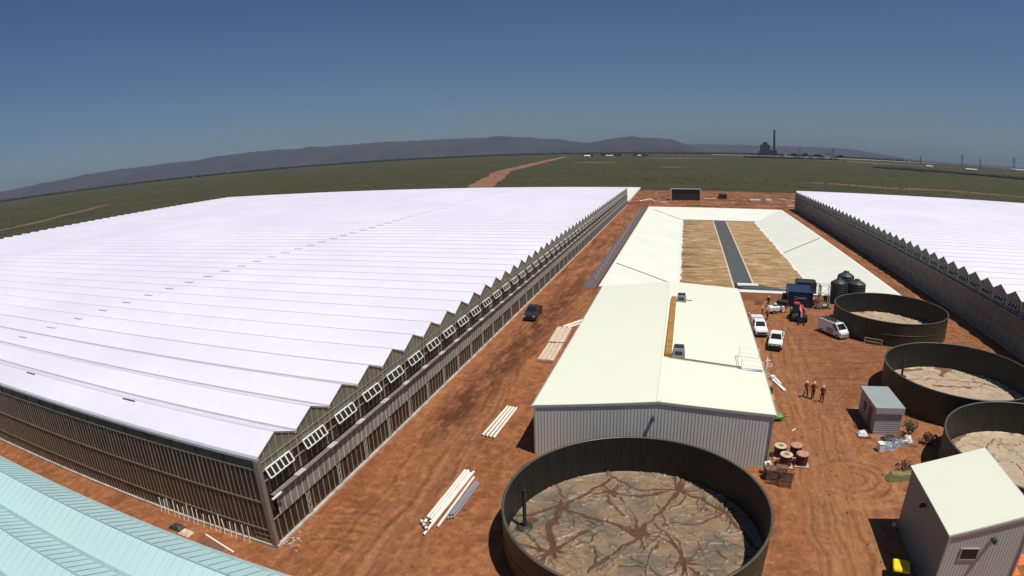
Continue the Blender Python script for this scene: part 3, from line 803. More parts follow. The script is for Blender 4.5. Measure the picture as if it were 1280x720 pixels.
# ------------------------------------------------------------------ lined pond
def pond():
    g = thing('pond', 'big rectangular basin lined in cream sheeting between the greenhouses', 'pond', (0,0,0))
    x0, x1, y0, y1 = -14.0, 38.6, 98.5, 236.5; zr = 1.0
    bx0, bx1, by0, by1 = -1.2, 26.6, 112.5, 219.5; zb = -2.0
    mb = MB()
    def ring(a, b, z0, z1, mi, n=24):
        # a,b = (x0,x1,y0,y1): a outer, b inner
        A = [(a[0],a[2]),(a[1],a[2]),(a[1],a[3]),(a[0],a[3])]; B = [(b[0],b[2]),(b[1],b[2]),(b[1],b[3]),(b[0],b[3])]
        for k in range(4):
            for i in range(n):
                f, h = i/n, (i+1)/n
                def lp(Q, t): p, q = Q[k], Q[(k+1)%4]; return (p[0]+(q[0]-p[0])*t, p[1]+(q[1]-p[1])*t)
                mb.face([(*lp(A,f),z0),(*lp(A,h),z0),(*lp(B,h),z1),(*lp(B,f),z1)], mi)
    ring((x0-.6,x1+.6,y0-.6,y1+.6), (x0,x1,y0,y1), zr-.01, zr, 0)
    # near side: a low ramp so the yard meets it
    ring((x0,x1,y0,y1), (bx0,bx1,by0,by1), zr, zb, 0)
    mb.face([(bx0,by0,zb),(bx1,by0,zb),(bx1,by1,zb),(bx0,by1,zb)], 0)
    mb.build('liner', M['liner_white'], g)
    mb = MB(); ring((HX0,HX1,HY0,HY1), (x0-.6,x1+.6,y0-.6,y1+.6), 0, zr-.01, 0); mb.build('bank', M['bank'], g)
    # bed either side of the channel, and the channel itself
    mb = MB(); z = zb+.02
    ch = lambda y: (10.2+(y-112.5)*.005, 14.4+(y-112.5)*.010)
    ys = [by0+(by1-by0)*i/160 for i in range(161)]
    for ya, yb in zip(ys[:-1], ys[1:]):
        ca, cb = ch(ya), ch(yb)
        jl = lambda y: bx0+.5+1.1*abs(noise.noise(Vector((y*.7,1,1))))+.5*abs(noise.noise(Vector((y*2.3,4,1))))
        jr = lambda y: bx1-.3-1.8*abs(noise.noise(Vector((y*.7,7,1))))-.7*abs(noise.noise(Vector((y*2.1,2,1))))
        mb.face([(jl(ya),ya,z),(ca[0],ya,z),(cb[0],yb,z),(jl(yb),yb,z)], 0)
        mb.face([(ca[1],ya,z),(jr(ya),ya,z),(jr(yb),yb,z),(cb[1],yb,z)], 0)
    mb.build('bed', M['bed'], g)
    mb = MB()
    for ya, yb in zip(ys[:-1], ys[1:]):
        ca, cb = ch(ya), ch(yb)
        mb.face([(ca[0],ya,z-.001),(ca[1],ya,z-.001),(cb[1],yb,z-.001),(cb[0],yb,z-.001)], 0)
    mb.prism([(10.2,112.5),(14.4,112.5),(20.5,108.0),(25.2,104.6),(23.6,103.4),(15.8,108.2),(11.6,109.2)], 2, zb+.25, zb+1.12, 0)
    mb.build('channel', M['channel'], g)
    for side in (0,1):
        mb = MB()
        for ya, yb in zip(ys[:-1], ys[1:]):
            c = (ch(ya)[side], ch(yb)[side]); w = .17+.10*noise.noise(Vector((ya*.8, side*9, 2)))
            mb.face([(c[0]-w,ya,z+.006),(c[0]+w,ya,z+.006),(c[1]+w,yb,z+.006),(c[1]-w,yb,z+.006)])
        mb.build('channel_edge', M['timber'], g)
    mb = MB(); mb.box((10.6,109.9,-.75),(14.6,111.3,-.55)); mb.build('cover_plate', M['white'], g)
    # rope seams lying on the slopes
    def seam(p, q, r=.16):
        mb = MB(); mb.bar(p, q, r, .1); mb.build('seam', M['dark_metal'], g)
    def onl(x, y, lift=.06):
        t = (x-x0)/(bx0-x0) if x < bx0 else (x1-x)/(x1-bx1)
        return (x, y, zr+(zb-zr)*min(1,t)+lift)
    seam(onl(-13.9,118.6), onl(-1.3,113.2)); seam(onl(38.4,164), onl(26.7,154.5)); seam(onl(-12.5,230), onl(-1.6,219.8))
    # grey drain edge on the far slope foot
    mb = MB(); mb.box((bx0, by1-.5, zb+.02),(bx1, by1+.4, zb+.14)); mb.build('foot_edge', M['grey_box'], g)
pond()
strip('gravel_strip', [(-16.75,100),(-16.8,150),(-16.9,200),(-17.1,243)], [2.2,2.4,2.5,2.8], M['gravel'], .05)
pg = MB(); pg.tube((0,0,0),(0,0,.55),.09,7); pg.tube((0,0,.55),(0,0,.62),.12,7)
p0 = tag(pg.build('peg', M['white'], None, (-16.6,107.5,.05)), 'short white peg in the row along the pond\'s left bank', 'peg', 'white pegs along the pond bank')
for i in range(1, 32):
    t = i/31; q = p0.copy(); C.objects.link(q); q.location = (-16.6-1.0*t, 107.5+118*t, .05)

# another lined basin beyond the left greenhouse
mb = MB(); mb.prism([(-64,262),(-25.2,262),(-26.6,352),(-64,352)], 2, .05, .9, 0)
tag(mb.build('lined_basin', M['liner_white']), 'white lined basin just past the left greenhouse\'s far corner', 'pond')

# ------------------------------------------------------------------ main shed
def quad_wall(mb, a, b, z0a, z1a, z0b, z1b, mi=0):
    mb.face([(*a,z0a),(*b,z0b),(*b,z1b),(*a,z1a)], mi)
def main_shed():
    g = thing('shed', 'large shed with cream roof and grey ribbed walls behind the nearest tank', 'shed', (0,0,0))
    A, B, Cc, D = Vector((-11.3,41.55)), Vector((7.8,42.45)), Vector((8.0,83.8)), Vector((-11.6,83.2))
    ea, eb, rz = 4.55, 4.8, 5.55
    Rf = A+(B-A)*.52; Rb = D+(Cc-D)*.50
    mb = MB()
    mb.face([(*A,0),(*B,0),(*B,eb-.02),(*Rf,rz-.02),(*A,ea-.02)], 0)
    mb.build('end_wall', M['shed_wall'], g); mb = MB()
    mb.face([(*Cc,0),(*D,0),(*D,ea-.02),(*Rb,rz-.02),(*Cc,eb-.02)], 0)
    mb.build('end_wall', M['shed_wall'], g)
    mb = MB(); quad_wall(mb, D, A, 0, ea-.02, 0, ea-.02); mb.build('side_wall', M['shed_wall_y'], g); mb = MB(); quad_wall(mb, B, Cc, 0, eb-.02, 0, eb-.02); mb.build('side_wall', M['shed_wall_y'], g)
    mb = MB(); o = .18
    def ex(p, dx, dy): return (p.x+dx, p.y+dy)
    for (p, q, r_, s_, zp, zq) in ((ex(A,-o,-.03), ex(Rf,0,-.03), ex(Rb,0,o), ex(D,-o,o), ea, rz), (ex(Rf,0,-.03), ex(B,o,-.03), ex(Cc,o,o), ex(Rb,0,o), rz, eb)):
        vs = [(*p,zp),(*q,zq),(*r_,zq),(*s_,zp)]; vs += [(x,y,z+.07) for x,y,z in vs]
        mb.faces(vs, [(0,3,2,1),(4,5,6,7),(0,1,5,4),(1,2,6,5),(2,3,7,6),(3,0,4,7)])
    mb.build('roof', M['shed_roof'], g)
    def onebar(nm, a, b, *wh):
        mb = MB(); mb.bar(a, b, *wh); mb.build(nm, M['trim'], g)
    onebar('barge_board', (*ex(A,-o,-.06),ea-.05), (*ex(Rf,0,-.06),rz-.05), .04, .2); onebar('barge_board', (*ex(Rf,0,-.06),rz-.05), (*ex(B,o,-.06),eb-.05), .04, .2)
    onebar('eave_gutter', (*ex(B,o+.06,-o),eb-.06), (*ex(Cc,o+.06,o),eb-.06), .14, .16); onebar('eave_gutter', (*ex(A,-o-.06,-o),ea-.06), (*ex(D,-o-.06,o),ea-.06), .14, .16)
    onebar('corner_trim', (*ex(A,-.02,-.02),0), (*ex(A,-.02,-.02),ea), .14); onebar('corner_trim', (*ex(B,.02,-.02),0), (*ex(B,.02,-.02),eb), .14)
    mb = MB(); mb.bar((*Rf,rz+.09), (*Rb,rz+.09), .34, .03); mb.build('ridge_cap', M['shed_roof'], g)
    mb = MB()   # bulkhead lamp
    lx, ly = -1.75, 41.55+.9*.5
    mb.cbox((lx, ly-.16, 4.12), (.26,.30,.16)); mb.tube((lx, ly-.3, 4.08), (lx, ly-.36, 3.98), .11, 10); mb.tube((lx,ly-.02,4.12),(lx,ly-.02,4.4),.03)
    mb.build('wall_lamp', M['dark_metal'], g)
    # ochre duct beside the ridge
    mb = MB(); z0 = rz-.03
    mb.box((-1.35,52.1,z0), (-.72,73.9,z0+.42), 0)
    for k in range(12): mb.box((-1.37,52.3+k*1.9,z0+.425), (-.70,52.38+k*1.9,z0+.44), 0)
    mb.build('roof_duct', M['ochre'], g)
    mb = MB(); mb.tube((-.9,52.0,rz+.15), (5.9,51.6,eb+.38), .07, 8); mb.build('conduit', M['brown_pipe'], g); mb = MB(); mb.tube((-.6,73.4,rz+.2),(1.3,73.0,rz+.12),.06,8); mb.build('conduit', M['brown_pipe'], g)
    for y in (73.2, 53.0):
        mb = MB(); zz = rz-.15; cx = -.05
        prof = [(.62,0),(.62,.25),(.50,.95),(.42,1.0)]
        pts = []
        for hw, z in prof: pts.append([(cx-hw,y-hw*.9,zz+z),(cx+hw,y-hw*.9,zz+z),(cx+hw,y+hw*.9,zz+z),(cx-hw,y+hw*.9,zz+z)])
        vs = [p for r_ in pts for p in r_]; fs = [(k*4+i, k*4+(i+1)%4, k*4+4+(i+1)%4, k*4+4+i) for k in range(3) for i in range(4)] + [(12,13,14,15)]
        mb.faces(vs, fs, 0)
        mb.cbox((cx,y,zz+1.06),(.95,.85,.1), 1); mb.cbox((cx,y-.52,zz+.5),(.7,.06,.35), 1)
        mb.build('roof_cowl', [M['grey_box'], M['dark_metal']], g)
    # access frame and ladder at the eave
    mb = MB(); ze = eb+.1
    def zroof(x): return eb+.09+(rz-eb)*(7.9-x)/9.5
    pts = [(5.9,51.4),(7.9,51.2),(7.9,54.8),(5.9,54.8)]
    for (x,y) in pts: mb.tube((x,y,zroof(x)-.05),(x,y,zroof(x)+1.0),.035,6)
    for zz in (.5,1.0):
        for (p,q) in ((pts[0],pts[1]),(pts[0],pts[3]),(pts[2],pts[3])): mb.tube((*p,zroof(p[0])+zz),(*q,zroof(q[0])+zz),.03,6)
    mb.cbox((6.9,51.5,zroof(6.9)+.12),(2.0,.5,.1))
    mb.build('guard_rail', M['white'], g)
    mb = MB()
    for y in (52.2,52.75): mb.bar((8.42,y,0.02),(8.42,y,eb+1.1),.06)
    for k in range(19): mb.bar((8.42,52.2,.3+k*.3),(8.42,52.75,.3+k*.3),.04)
    for zz in (2.4,3.3,4.2,5.2):
        for k in range(8):
            a, b = math.pi*k/8, math.pi*(k+1)/8
            mb.bar((8.42+.5*math.sin(a),52.475-.4*math.cos(a),zz),(8.42+.5*math.sin(b),52.475-.4*math.cos(b),zz),.05,.05)
    mb.build('ladder', M['white'], g)
main_shed()

# ------------------------------------------------------------------ round tanks
def seg_d(px, py, a, b):
    vx, vy = b[0]-a[0], b[1]-a[1]; l2 = vx*vx+vy*vy
    t = max(0, min(1, ((px-a[0])*vx+(py-a[1])*vy)/l2)) if l2 else 0
    return math.hypot(px-a[0]-t*vx, py-a[1]-t*vy)
def tank(label, cx, cy, r, h, fmat, segs, res=110, fold=.10, pole=None, seed=0, cut=None, pipe=None):
    g = thing('tank', label, 'tank', (cx,cy,0))
    n = 112
    mb = MB(); mb.lathe([(r,0),(r,h)], n, mi=0); mb.lathe([(r-.10,h),(r-.10,.04)], n, mi=1)
    mb.build('wall', [M['tank_out'], M['tank_in']], g)
    mb = MB(); mb.lathe([(r-.12,h-.02),(r+.05,h-.02),(r+.05,h+.05),(r-.12,h+.05)], n, closed=True)
    mb.lathe([(r+.006,h*.5-.03),(r+.035,h*.5-.03),(r+.035,h*.5+.03),(r+.006,h*.5+.03)], n, closed=True)
    mb.build('rim', M['tank_rim'], g)
    # sagging wrinkled liner on the floor
    rnd = random.Random(seed+5)
    ax_ = np.linspace(-r, r, res+1); X, Y = np.meshgrid(ax_, ax_); D = np.hypot(X, Y); st = 2*r/res
    sc_ = np.where(D > r-.11, (r-.11)/np.maximum(D, 1e-6), 1); keep = D < r-.10+st; X = X*sc_; Y = Y*sc_; D = np.hypot(X, Y)
    wx = X+.22*vnoise(X*1.1, Y*1.1, seed+1)+cx; wy = Y+.22*vnoise(X*1.1, Y*1.1, seed+9)+cy
    mud = np.zeros_like(X)
    for pl in segs:
        w, pts = (pl[-1], pl[:-1]) if isinstance(pl[-1], float) else (.28, pl)
        mud = np.maximum(mud, np.clip(1.3-dist_polyline(wx, wy, pts)/(w*.40)*.6, 0, 1))
    nn = vnoise(X*1.4, Y*1.4, seed+3); mud = np.clip(mud*(1+.35*nn)+.12*nn*(mud > .05), 0, 1)
    if seed: mud = np.maximum(mud, np.clip((D-(r-1.2))/1.2, 0, 1)*np.clip(.2+vnoise(X*.5, Y*.5, seed+4)*1.3, 0, 1))
    Zf = np.zeros_like(X); dirt = np.zeros_like(X)  # dirt array holds painted shade strokes beside the folds
    nodes = [pl[0] for pl in segs]+[pl[-2] if isinstance(pl[-1], float) else pl[-1] for pl in segs]
    for k in range(int((150 if seed == 0 else 80)*r/8.6)):
        if rnd.random() < .6:
            nx_, ny_ = rnd.choice(nodes); a = rnd.uniform(0, 6.28); d0 = rnd.uniform(.2, .8); x0, y0 = nx_+math.cos(a)*d0, ny_+math.sin(a)*d0
        else:
            a = rnd.uniform(0, 6.28); rr = r*math.sqrt(rnd.random())*.92; b_ = rnd.uniform(0, 6.28); x0, y0 = cx+rr*math.cos(b_), cy+rr*math.sin(b_)
        l = rnd.uniform(.7, 3.0); bend = rnd.uniform(-.35, .35)
        pts = [(x0+l*t_*math.cos(a+bend*t_), y0+l*t_*math.sin(a+bend*t_)) for t_ in (0,.25,.5,.75,1)]
        d_ = dist_polyline(wx, wy, pts); w = rnd.uniform(.07,.15)
        Zf = np.maximum(Zf, np.clip(1-d_/w, 0, 1)**.8*rnd.uniform(.45,1))
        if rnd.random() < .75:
            o_ = offset(pts, w*1.1*rnd.choice((-1,1))); dirt = np.maximum(dirt, np.clip(1.2-dist_polyline(wx, wy, o_)/(w*.75), 0, 1)*rnd.uniform(.5,1))  # one side of most folds gets its shade painted in
    Zf = Zf+.5*np.clip(1-np.abs(vnoise(X*.7, Y*1.2, seed+11, 2))*6, 0, 1)
    Z = .07+fold*Zf*(1-.8*mud)-.03*mud+.02*vnoise(X*.5, Y*.5, seed+6, 2)
    Z = np.maximum(.03, Z+np.clip((D-(r-.7))/.7, 0, 1)**2*.22)+.06
    idx = np.full(X.shape, -1); idx[keep] = np.arange(keep.sum())
    vs_ = np.stack([X[keep], Y[keep], Z[keep]], -1)
    q_ = np.stack([idx[:-1,:-1], idx[:-1,1:], idx[1:,1:], idx[1:,:-1]], -1).reshape(-1, 4); q_ = q_[(q_ >= 0).all(1)]
    me = bpy.data.meshes.new('liner'); me.from_pydata(vs_.tolist(), [], q_.tolist()); me.materials.append(fmat); me.polygons.foreach_set('use_smooth', [True]*len(me.polygons))
    o = bpy.data.objects.new('liner', me); C.objects.link(o); o.parent = g
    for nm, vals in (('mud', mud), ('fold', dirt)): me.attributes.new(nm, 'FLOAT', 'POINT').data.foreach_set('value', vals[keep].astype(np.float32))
    if pole:
        mb = MB(); px, py, ph = pole
        mb.tube((px,py,.1),(px,py,ph),.13,10); mb.lathe([(.55,.06),(.55,.22),(.4,.26),(.13,.3)],14,(px,py,0)); mb.tube((px,py,ph),(px,py,ph+.35),.05,8)
        mb.build('standpipe', M['dark_metal'], g)
    if pipe is not None:
        a = R(pipe); mb = MB(); mb.tube((math.cos(a)*(r+.12), math.sin(a)*(r+.12), .1),(math.cos(a)*(r+.12), math.sin(a)*(r+.12), 1.5),.06,8)
        mb.build('level_gauge', M['grey_box'], g)
    return g
T1 = [[(-7.62,34.4),(-1.63,32.33),.26],[(-1.63,32.33),(-0.64,35.05),(0.85,38.12),.22],[(-7.62,34.4),(-7.69,31.74),(-6.98,29.25),.42],[(0.85,38.12),(-2.16,37.74),(-4.81,39.1),.2],
 [(0.85,38.12),(-2.67,36.77),(-4.68,36.94),.2],[(0.85,38.12),(0.91,40.2),.36],[(0.85,38.12),(4.11,35.73),(6.14,31.84),.24],[(-7.62,34.4),(-10.57,32.18),.2],[(-7.62,34.4),(-5.68,36.74),(-4.74,38.64),.34],
 [(-1.63,32.33),(-2.95,30.11),(-4.35,27.76),.2],[(-1.63,32.33),(0.58,31.56),(1.54,29.81),.2],[(1.54,29.81),(1.0,28.0),.14],[(1.54,29.81),(2.4,28.0),.14],[(-6.98,29.25),(-9.17,29.39),.24],[(-6.98,29.25),(-5.78,31.08),(-5.1,31.85),.22],
 [(-6.98,29.25),(-7.54,28.29),.2],[(-4.35,27.76),(-4.01,28.68),.3],[(4.11,35.73),(2.67,34.1),(-0.09,33.69),.13],[(3.47,31.12),(4.24,30.4),.16],[(-1.8,32.3),(-1.3,32.4),.75],[(-7.7,34.3),(-7.4,34.5),.7],[(.8,38.2),(.9,38.6),.5],[(-9.8,31.2),(-9.2,32.4),.7],[(-1.0,29.0),(-.4,31.6),.1],[(2.2,32.0),(3.2,29.4),.1]]
for (nx, ny, ln) in ((-1.6,32.35,2.1),(.85,38.12,1.6),(-7.6,34.4,1.6),(1.54,29.8,1.5),(-6.98,29.25,1.4),(4.1,35.7,1.4),(-4.3,36.9,1.3)):
    a0 = random.random()
    for k in range(8):
        a = a0+k*.785+random.uniform(-.25,.25); l1 = ln*random.uniform(.5,1.15)
        mx, my = nx+math.cos(a)*l1*.5+random.uniform(-.1,.1), ny+math.sin(a)*l1*.5+random.uniform(-.1,.1)
        T1.append([(nx,ny),(mx,my),random.uniform(.13,.2)]); T1.append([(mx,my),(nx+math.cos(a+.12)*l1,ny+math.sin(a+.12)*l1),random.uniform(.06,.1)])
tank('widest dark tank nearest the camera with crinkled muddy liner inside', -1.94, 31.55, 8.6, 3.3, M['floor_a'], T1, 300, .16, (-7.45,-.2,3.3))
T2 = [[(28,84),(33,86),(38,84),.22],[(30,90),(33,86),(34,80),.18],[(33,91),(36,87),.2]]
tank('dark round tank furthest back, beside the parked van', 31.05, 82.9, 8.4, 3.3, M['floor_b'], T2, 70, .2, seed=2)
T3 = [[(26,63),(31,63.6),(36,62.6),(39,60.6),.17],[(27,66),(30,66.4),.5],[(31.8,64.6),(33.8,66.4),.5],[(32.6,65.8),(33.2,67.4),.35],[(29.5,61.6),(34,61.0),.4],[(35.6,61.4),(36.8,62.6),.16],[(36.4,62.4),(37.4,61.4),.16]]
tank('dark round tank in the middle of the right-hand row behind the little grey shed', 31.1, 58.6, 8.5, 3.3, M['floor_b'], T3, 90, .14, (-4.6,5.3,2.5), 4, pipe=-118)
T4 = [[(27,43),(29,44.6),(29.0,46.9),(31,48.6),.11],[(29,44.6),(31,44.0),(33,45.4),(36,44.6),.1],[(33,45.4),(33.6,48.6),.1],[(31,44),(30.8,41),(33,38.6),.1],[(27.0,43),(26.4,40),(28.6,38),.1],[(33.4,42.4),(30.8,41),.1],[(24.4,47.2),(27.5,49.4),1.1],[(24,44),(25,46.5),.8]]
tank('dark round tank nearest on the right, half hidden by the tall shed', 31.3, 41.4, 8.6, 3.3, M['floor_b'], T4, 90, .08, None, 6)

# ------------------------------------------------------------------ tall shed, right foreground
def tall_shed():
    g = thing('shed', 'tall mono-pitch grey shed with cream roof in the bottom right corner', 'shed', (16.5,27.3,0), R(-1.2))
    w, d, hl, hr = 4.9, 7.65, 4.9, 6.35
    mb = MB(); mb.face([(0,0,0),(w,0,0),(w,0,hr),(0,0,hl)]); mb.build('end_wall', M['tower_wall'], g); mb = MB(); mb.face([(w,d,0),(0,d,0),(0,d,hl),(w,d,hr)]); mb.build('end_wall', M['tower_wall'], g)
    mb = MB(); mb.face([(0,d,0),(0,0,0),(0,0,hl),(0,d,hl)]); mb.build('side_wall', M['tower_side_shaded'], g); mb = MB(); mb.face([(w,0,0),(w,d,0),(w,d,hr),(w,0,hr)]); mb.build('side_wall', M['tower_side_shaded'], g)
    mb = MB(); o = .12
    sl = (hr-hl)/w
    vs = [(-o,-.03,hl-o*sl+.01),(w+o,-.03,hr+o*sl+.01),(w+o,d+o,hr+o*sl+.01),(-o,d+o,hl-o*sl+.01)]; vs += [(x,y,z+.08) for x,y,z in vs]
    mb.faces(vs, [(0,3,2,1),(4,5,6,7),(0,1,5,4),(1,2,6,5),(2,3,7,6),(3,0,4,7)]); mb.build('roof', M['shed_roof'], g)
    def onebar(nm, a, b, *wh):
        mb = MB(); mb.bar(a, b, *wh); mb.build(nm, M['trim'], g)
    onebar('barge_board', (-o,-.06,hl-.08),(w+o,-.06,hr-.04),.04,.18); onebar('roof_edge', (w+o+.04,-o,hr+.03),(w+o+.04,d+o,hr+.03),.07,.2)
    onebar('corner_trim', (-.03,-.03,0),(-.03,-.03,hl),.13); onebar('corner_trim', (w+.02,-.02,0),(w+.02,-.02,hr),.12)
    mb = MB(); mb.box((1.0,-.05,3.3),(2.05,-.01,4.0), 0)
    for a, b in (((.93,-.06,3.23),(1.0,0,4.07)),((2.05,-.06,3.23),(2.12,0,4.07)),((1.0,-.06,4.0),(2.05,0,4.07)),((1.0,-.06,3.23),(2.05,0,3.3))): mb.box(a, b, 1)
    mb.build('window', [M['pane_dark'], M['trim']], g)
    mb = MB(); mb.cbox((2.75,-.17,4.75),(.26,.3,.16)); mb.tube((2.75,-.28,4.7),(2.75,-.36,4.58),.12,10); mb.build('wall_lamp', M['dark_metal'], g)
    mb = MB(); mb.cbox((-.14,4.3,4.1),(.28,.26,.16)); mb.tube((-.25,4.3,4.05),(-.33,4.3,3.95),.11,10); mb.build('wall_lamp', M['dark_metal'], g)
tall_shed()
def small_shed():
    g = thing('shed', 'little grey box shed with flat roof standing in front of the tanks', 'shed', (18.7,49.3,0), R(1.5))
    w, d, h = 2.65, 4.9, 2.65
    mb = MB(); mb.face([(0,0,.06),(w,0,.06),(w,0,h),(0,0,h)]); mb.build('end_wall', M['small_wall'], g); mb = MB(); mb.face([(w,d,.06),(0,d,.06),(0,d,h),(w,d,h)]); mb.build('end_wall', M['small_wall'], g)
    mb = MB(); mb.face([(0,d,.06),(0,0,.06),(0,0,h),(0,d,h)]); mb.build('side_wall', M['small_wall_y'], g); mb = MB(); mb.face([(w,0,.06),(w,d,.06),(w,d,h),(w,0,h)]); mb.build('side_wall', M['small_wall_y'], g)
    mb = MB(); o = .08; mb.box((-o,-o,h+.002),(w+o,d+o,h+.10)); mb.build('roof', M['small_roof'], g)
    mb = MB(); mb.box((-o-.1,-o-.02,h-.06),(-o-.004,d+o,h+.12)); mb.box((-o,-o-.05,h-.5),(w+o,-o-.004,h+.10)); mb.build('fascia', M['trim'], g)
    mb = MB(); mb.box((-.05,1.1,.08),(-.01,2.0,2.1)); mb.build('door', M['timber_dark'], g)
    mb = MB(); mb.box((-.05,2.9,1.0),(-.01,3.6,1.8)); mb.build('window', M['pane_dark'], g)
    mb = MB(); mb.box((-.05,-.05,0),(w+.05,d+.05,.055)); mb.build('skid_base', M['dark_metal'], g)
small_shed()

# ------------------------------------------------------------------ vehicles (front faces -Y)
def frustum(mb, x0b, yb, x0t, yt, z0, z1, mi=0):
    """cabin: half widths x0b/x0t, (front,rear) y at base and top"""
    vs = [(-x0b,yb[0],z0),(x0b,yb[0],z0),(x0b,yb[1],z0),(-x0b,yb[1],z0),(-x0t,yt[0],z1),(x0t,yt[0],z1),(x0t,yt[1],z1),(-x0t,yt[1],z1)]
    mb.faces(vs, [(4,5,6,7),(0,1,5,4),(1,2,6,5),(2,3,7,6),(3,0,4,7)], mi)
    return [Vector(v) for v in vs]
def inset(mb, quad, u0, u1, v0, v1, off, mi=0):
    a, b, c, d = quad
    def q(u, v): return (a*(1-u)+b*u)*(1-v)+(d*(1-u)+c*u)*v
    n = (b-a).cross(d-a).normalized()*off
    mb.face([q(u0,v0)+n, q(u1,v0)+n, q(u1,v1)+n, q(u0,v1)+n], mi)
def loft(mb, secs, mi=0, cap=True):
    """secs: (y, halfwidth, zbottom, ztop); chamfered cross-section"""
    rings = []
    for y, hw, zb, zt in secs:
        c = min(.12, hw*.3, (zt-zb)*.3)
        rings.append([(-hw+c*.4,y,zb),(hw-c*.4,y,zb),(hw,y,zb+c),(hw,y,zt-c),(hw-c,y,zt),(-hw+c,y,zt),(-hw,y,zt-c),(-hw,y,zb+c)])
    k = 8; vs = [p for r_ in rings for p in r_]
    fs = [(i*k+j, i*k+(j+1)%k, (i+1)*k+(j+1)%k, (i+1)*k+j) for i in range(len(secs)-1) for j in range(k)]
    if cap: fs += [tuple(range(k))[::-1], tuple(range((len(secs)-1)*k, len(secs)*k))]
    mb.faces(vs, fs, mi, False)
def wheels(g, xs, ys, r, w=.24):
    for x in xs:
        for y in ys:
            mb = MB(); s_ = 1 if x > 0 else -1
            mb.lathe([(r*.6,-w/2),(r*.94,-w/2),(r,-w/3),(r,w/3),(r*.94,w/2),(r*.6,w/2)], 18)
            wv = [Vector(v) for v in mb.v]; mb.v = [(v.z, v.x, v.y) for v in wv]
            mb.tube((-w*.3,0,0),(w*.3,0,0), r*.62, 14)
            o = mb.build('wheel', M['black'], g, (x,y,r))
            rb = MB(); rb.tube((s_*w*.3,0,0),(s_*w*.44,0,0), r*.5, 12); rb.tube((s_*w*.44,0,0),(s_*w*.5,0,0), r*.16, 8)
            rb.build('rim', M['grey_box'], o)
def ute(label, loc, rz, paint, cat='pickup', tray='tub', double=True, bull=False):
    g = thing('pickup', label, cat, loc, rz)
    mb = MB()
    loft(mb, [(-2.62,.72,.42,.80),(-2.55,.86,.36,.98),(-1.95,.91,.34,1.08),(-1.15,.92,.34,1.14),(.9,.92,.34,1.14)])
    mb.build('body', paint, g)
    cab = MB(); rear = 1.05 if double else .35
    v = frustum(cab, .86, (-1.25,rear), .68, (-.55,rear-.28), 1.12, 1.76)
    ro = MB()
    co = cab.build('cab', paint, g)
    def pane(nm, q, *a):
        gl = MB(); inset(gl, q, *a, .008); gl.build(nm, M['glass_car'], co)
    pane('windscreen', [v[0],v[1],v[5],v[4]], .07,.93,.08,.92); pane('rear_window', [v[2],v[3],v[7],v[6]], .1,.9,.12,.88)
    for q in ([v[1],v[2],v[6],v[5]], [v[3],v[0],v[4],v[7]]): pane('side_window', q, .06,.47,.1,.88); pane('side_window', q, .53,.92,.1,.88)
    mb = MB()
    if tray == 'tub':
        for (a, b) in (((-.92,1.02,.5),(-.84,2.55,1.12)),((.84,1.02,.5),(.92,2.55,1.12)),((-.84,2.47,.5),(.84,2.55,1.12)),((-.84,1.02,.5),(.84,1.1,1.12)),((-.84,1.1,.5),(.84,2.47,.62))): mb.box(a, b, 0)
        mb.build('tub', [paint], g)
    elif tray == 'tray':
        mb.box((-.98,1.12,.72),(.98,2.75,.82), 0)
        for (a, b) in (((-.98,1.12,.82),(-.94,2.75,1.1)),((.94,1.12,.82),(.98,2.75,1.1)),((-.94,2.71,.82),(.94,2.75,1.1))): mb.box(a, b, 0)
        for x in (-.8,-.27,.27,.8): mb.bar((x,1.14,.82),(x,1.14,1.75),.05,.05,0)
        mb.bar((-.85,1.14,1.75),(.85,1.14,1.75),.05,.05,0)
        mb.box((-.5,1.15,.42),(.5,2.6,.71), 1)
        mb.build('tray', [M['grey_box'] if paint != M['carwhite'] else M['carwhite'], M['black']], g)
    else:
        loft(mb, [(1.08,.92,.5,1.80),(2.6,.90,.5,1.76)]); mb.build('canopy', paint, g)
    mb = MB(); mb.box((-.62,-2.66,.52),(.62,-2.60,.74)); mb.build('grille', M['black'], g); mb = MB(); mb.box((-.85,-2.7,.30),(.85,-2.52,.42)); mb.build('bumper', M['black'], g)
    if bull:
        mb = MB(); mb.box((-.9,-2.86,.32),(.9,-2.72,.62)); mb.bar((-.75,-2.8,.98),(.75,-2.8,.98),.08)
        for x in (-.7,0,.7): mb.bar((x,-2.8,.6),(x,-2.8,1.0),.07)
        mb.build('bull_bar', M['black'], g)
    for x in (-.68,.68):
        mb = MB(); mb.cbox((x,-2.585,.80),(.30,.10,.15)); mb.build('headlight', M['lamp'], g)
        mb = MB(); mb.cbox((x*1.22,2.56,.85),(.12,.04,.3)); mb.build('tail_light', M['lamp_red'], g)
        mb = MB(); mb.cbox((x*1.46,-.95,1.18),(.2,.1,.16)); mb.build('mirror', M['black'], g)
    for x in (-.905,.905):
        for y in (-1.75,1.62):
            mb = MB(); mb.tube((x-.025 if x < 0 else x-.0,y,.42),(x if x < 0 else x+.025,y,.42),.47,16); mb.build('wheel_arch', M['black'], g)
    wheels(g, (-.80,.80), (-1.75,1.62), .38)
    return g
ute('white pickup parked hard against the main shed, canopy over its tray', (11.0,79.1,0), R(3), M['carwhite'], tray='canopy')
ute('white pickup parked angled in the yard, nearer of the two white pickups', (12.7,73.8,0), R(-12), M['carwhite'], tray='tub', bull=True)
ute('charcoal pickup parked alone by the left greenhouse wall', (-22.0,80.9,0), R(2), M['cardark'], tray='tub')
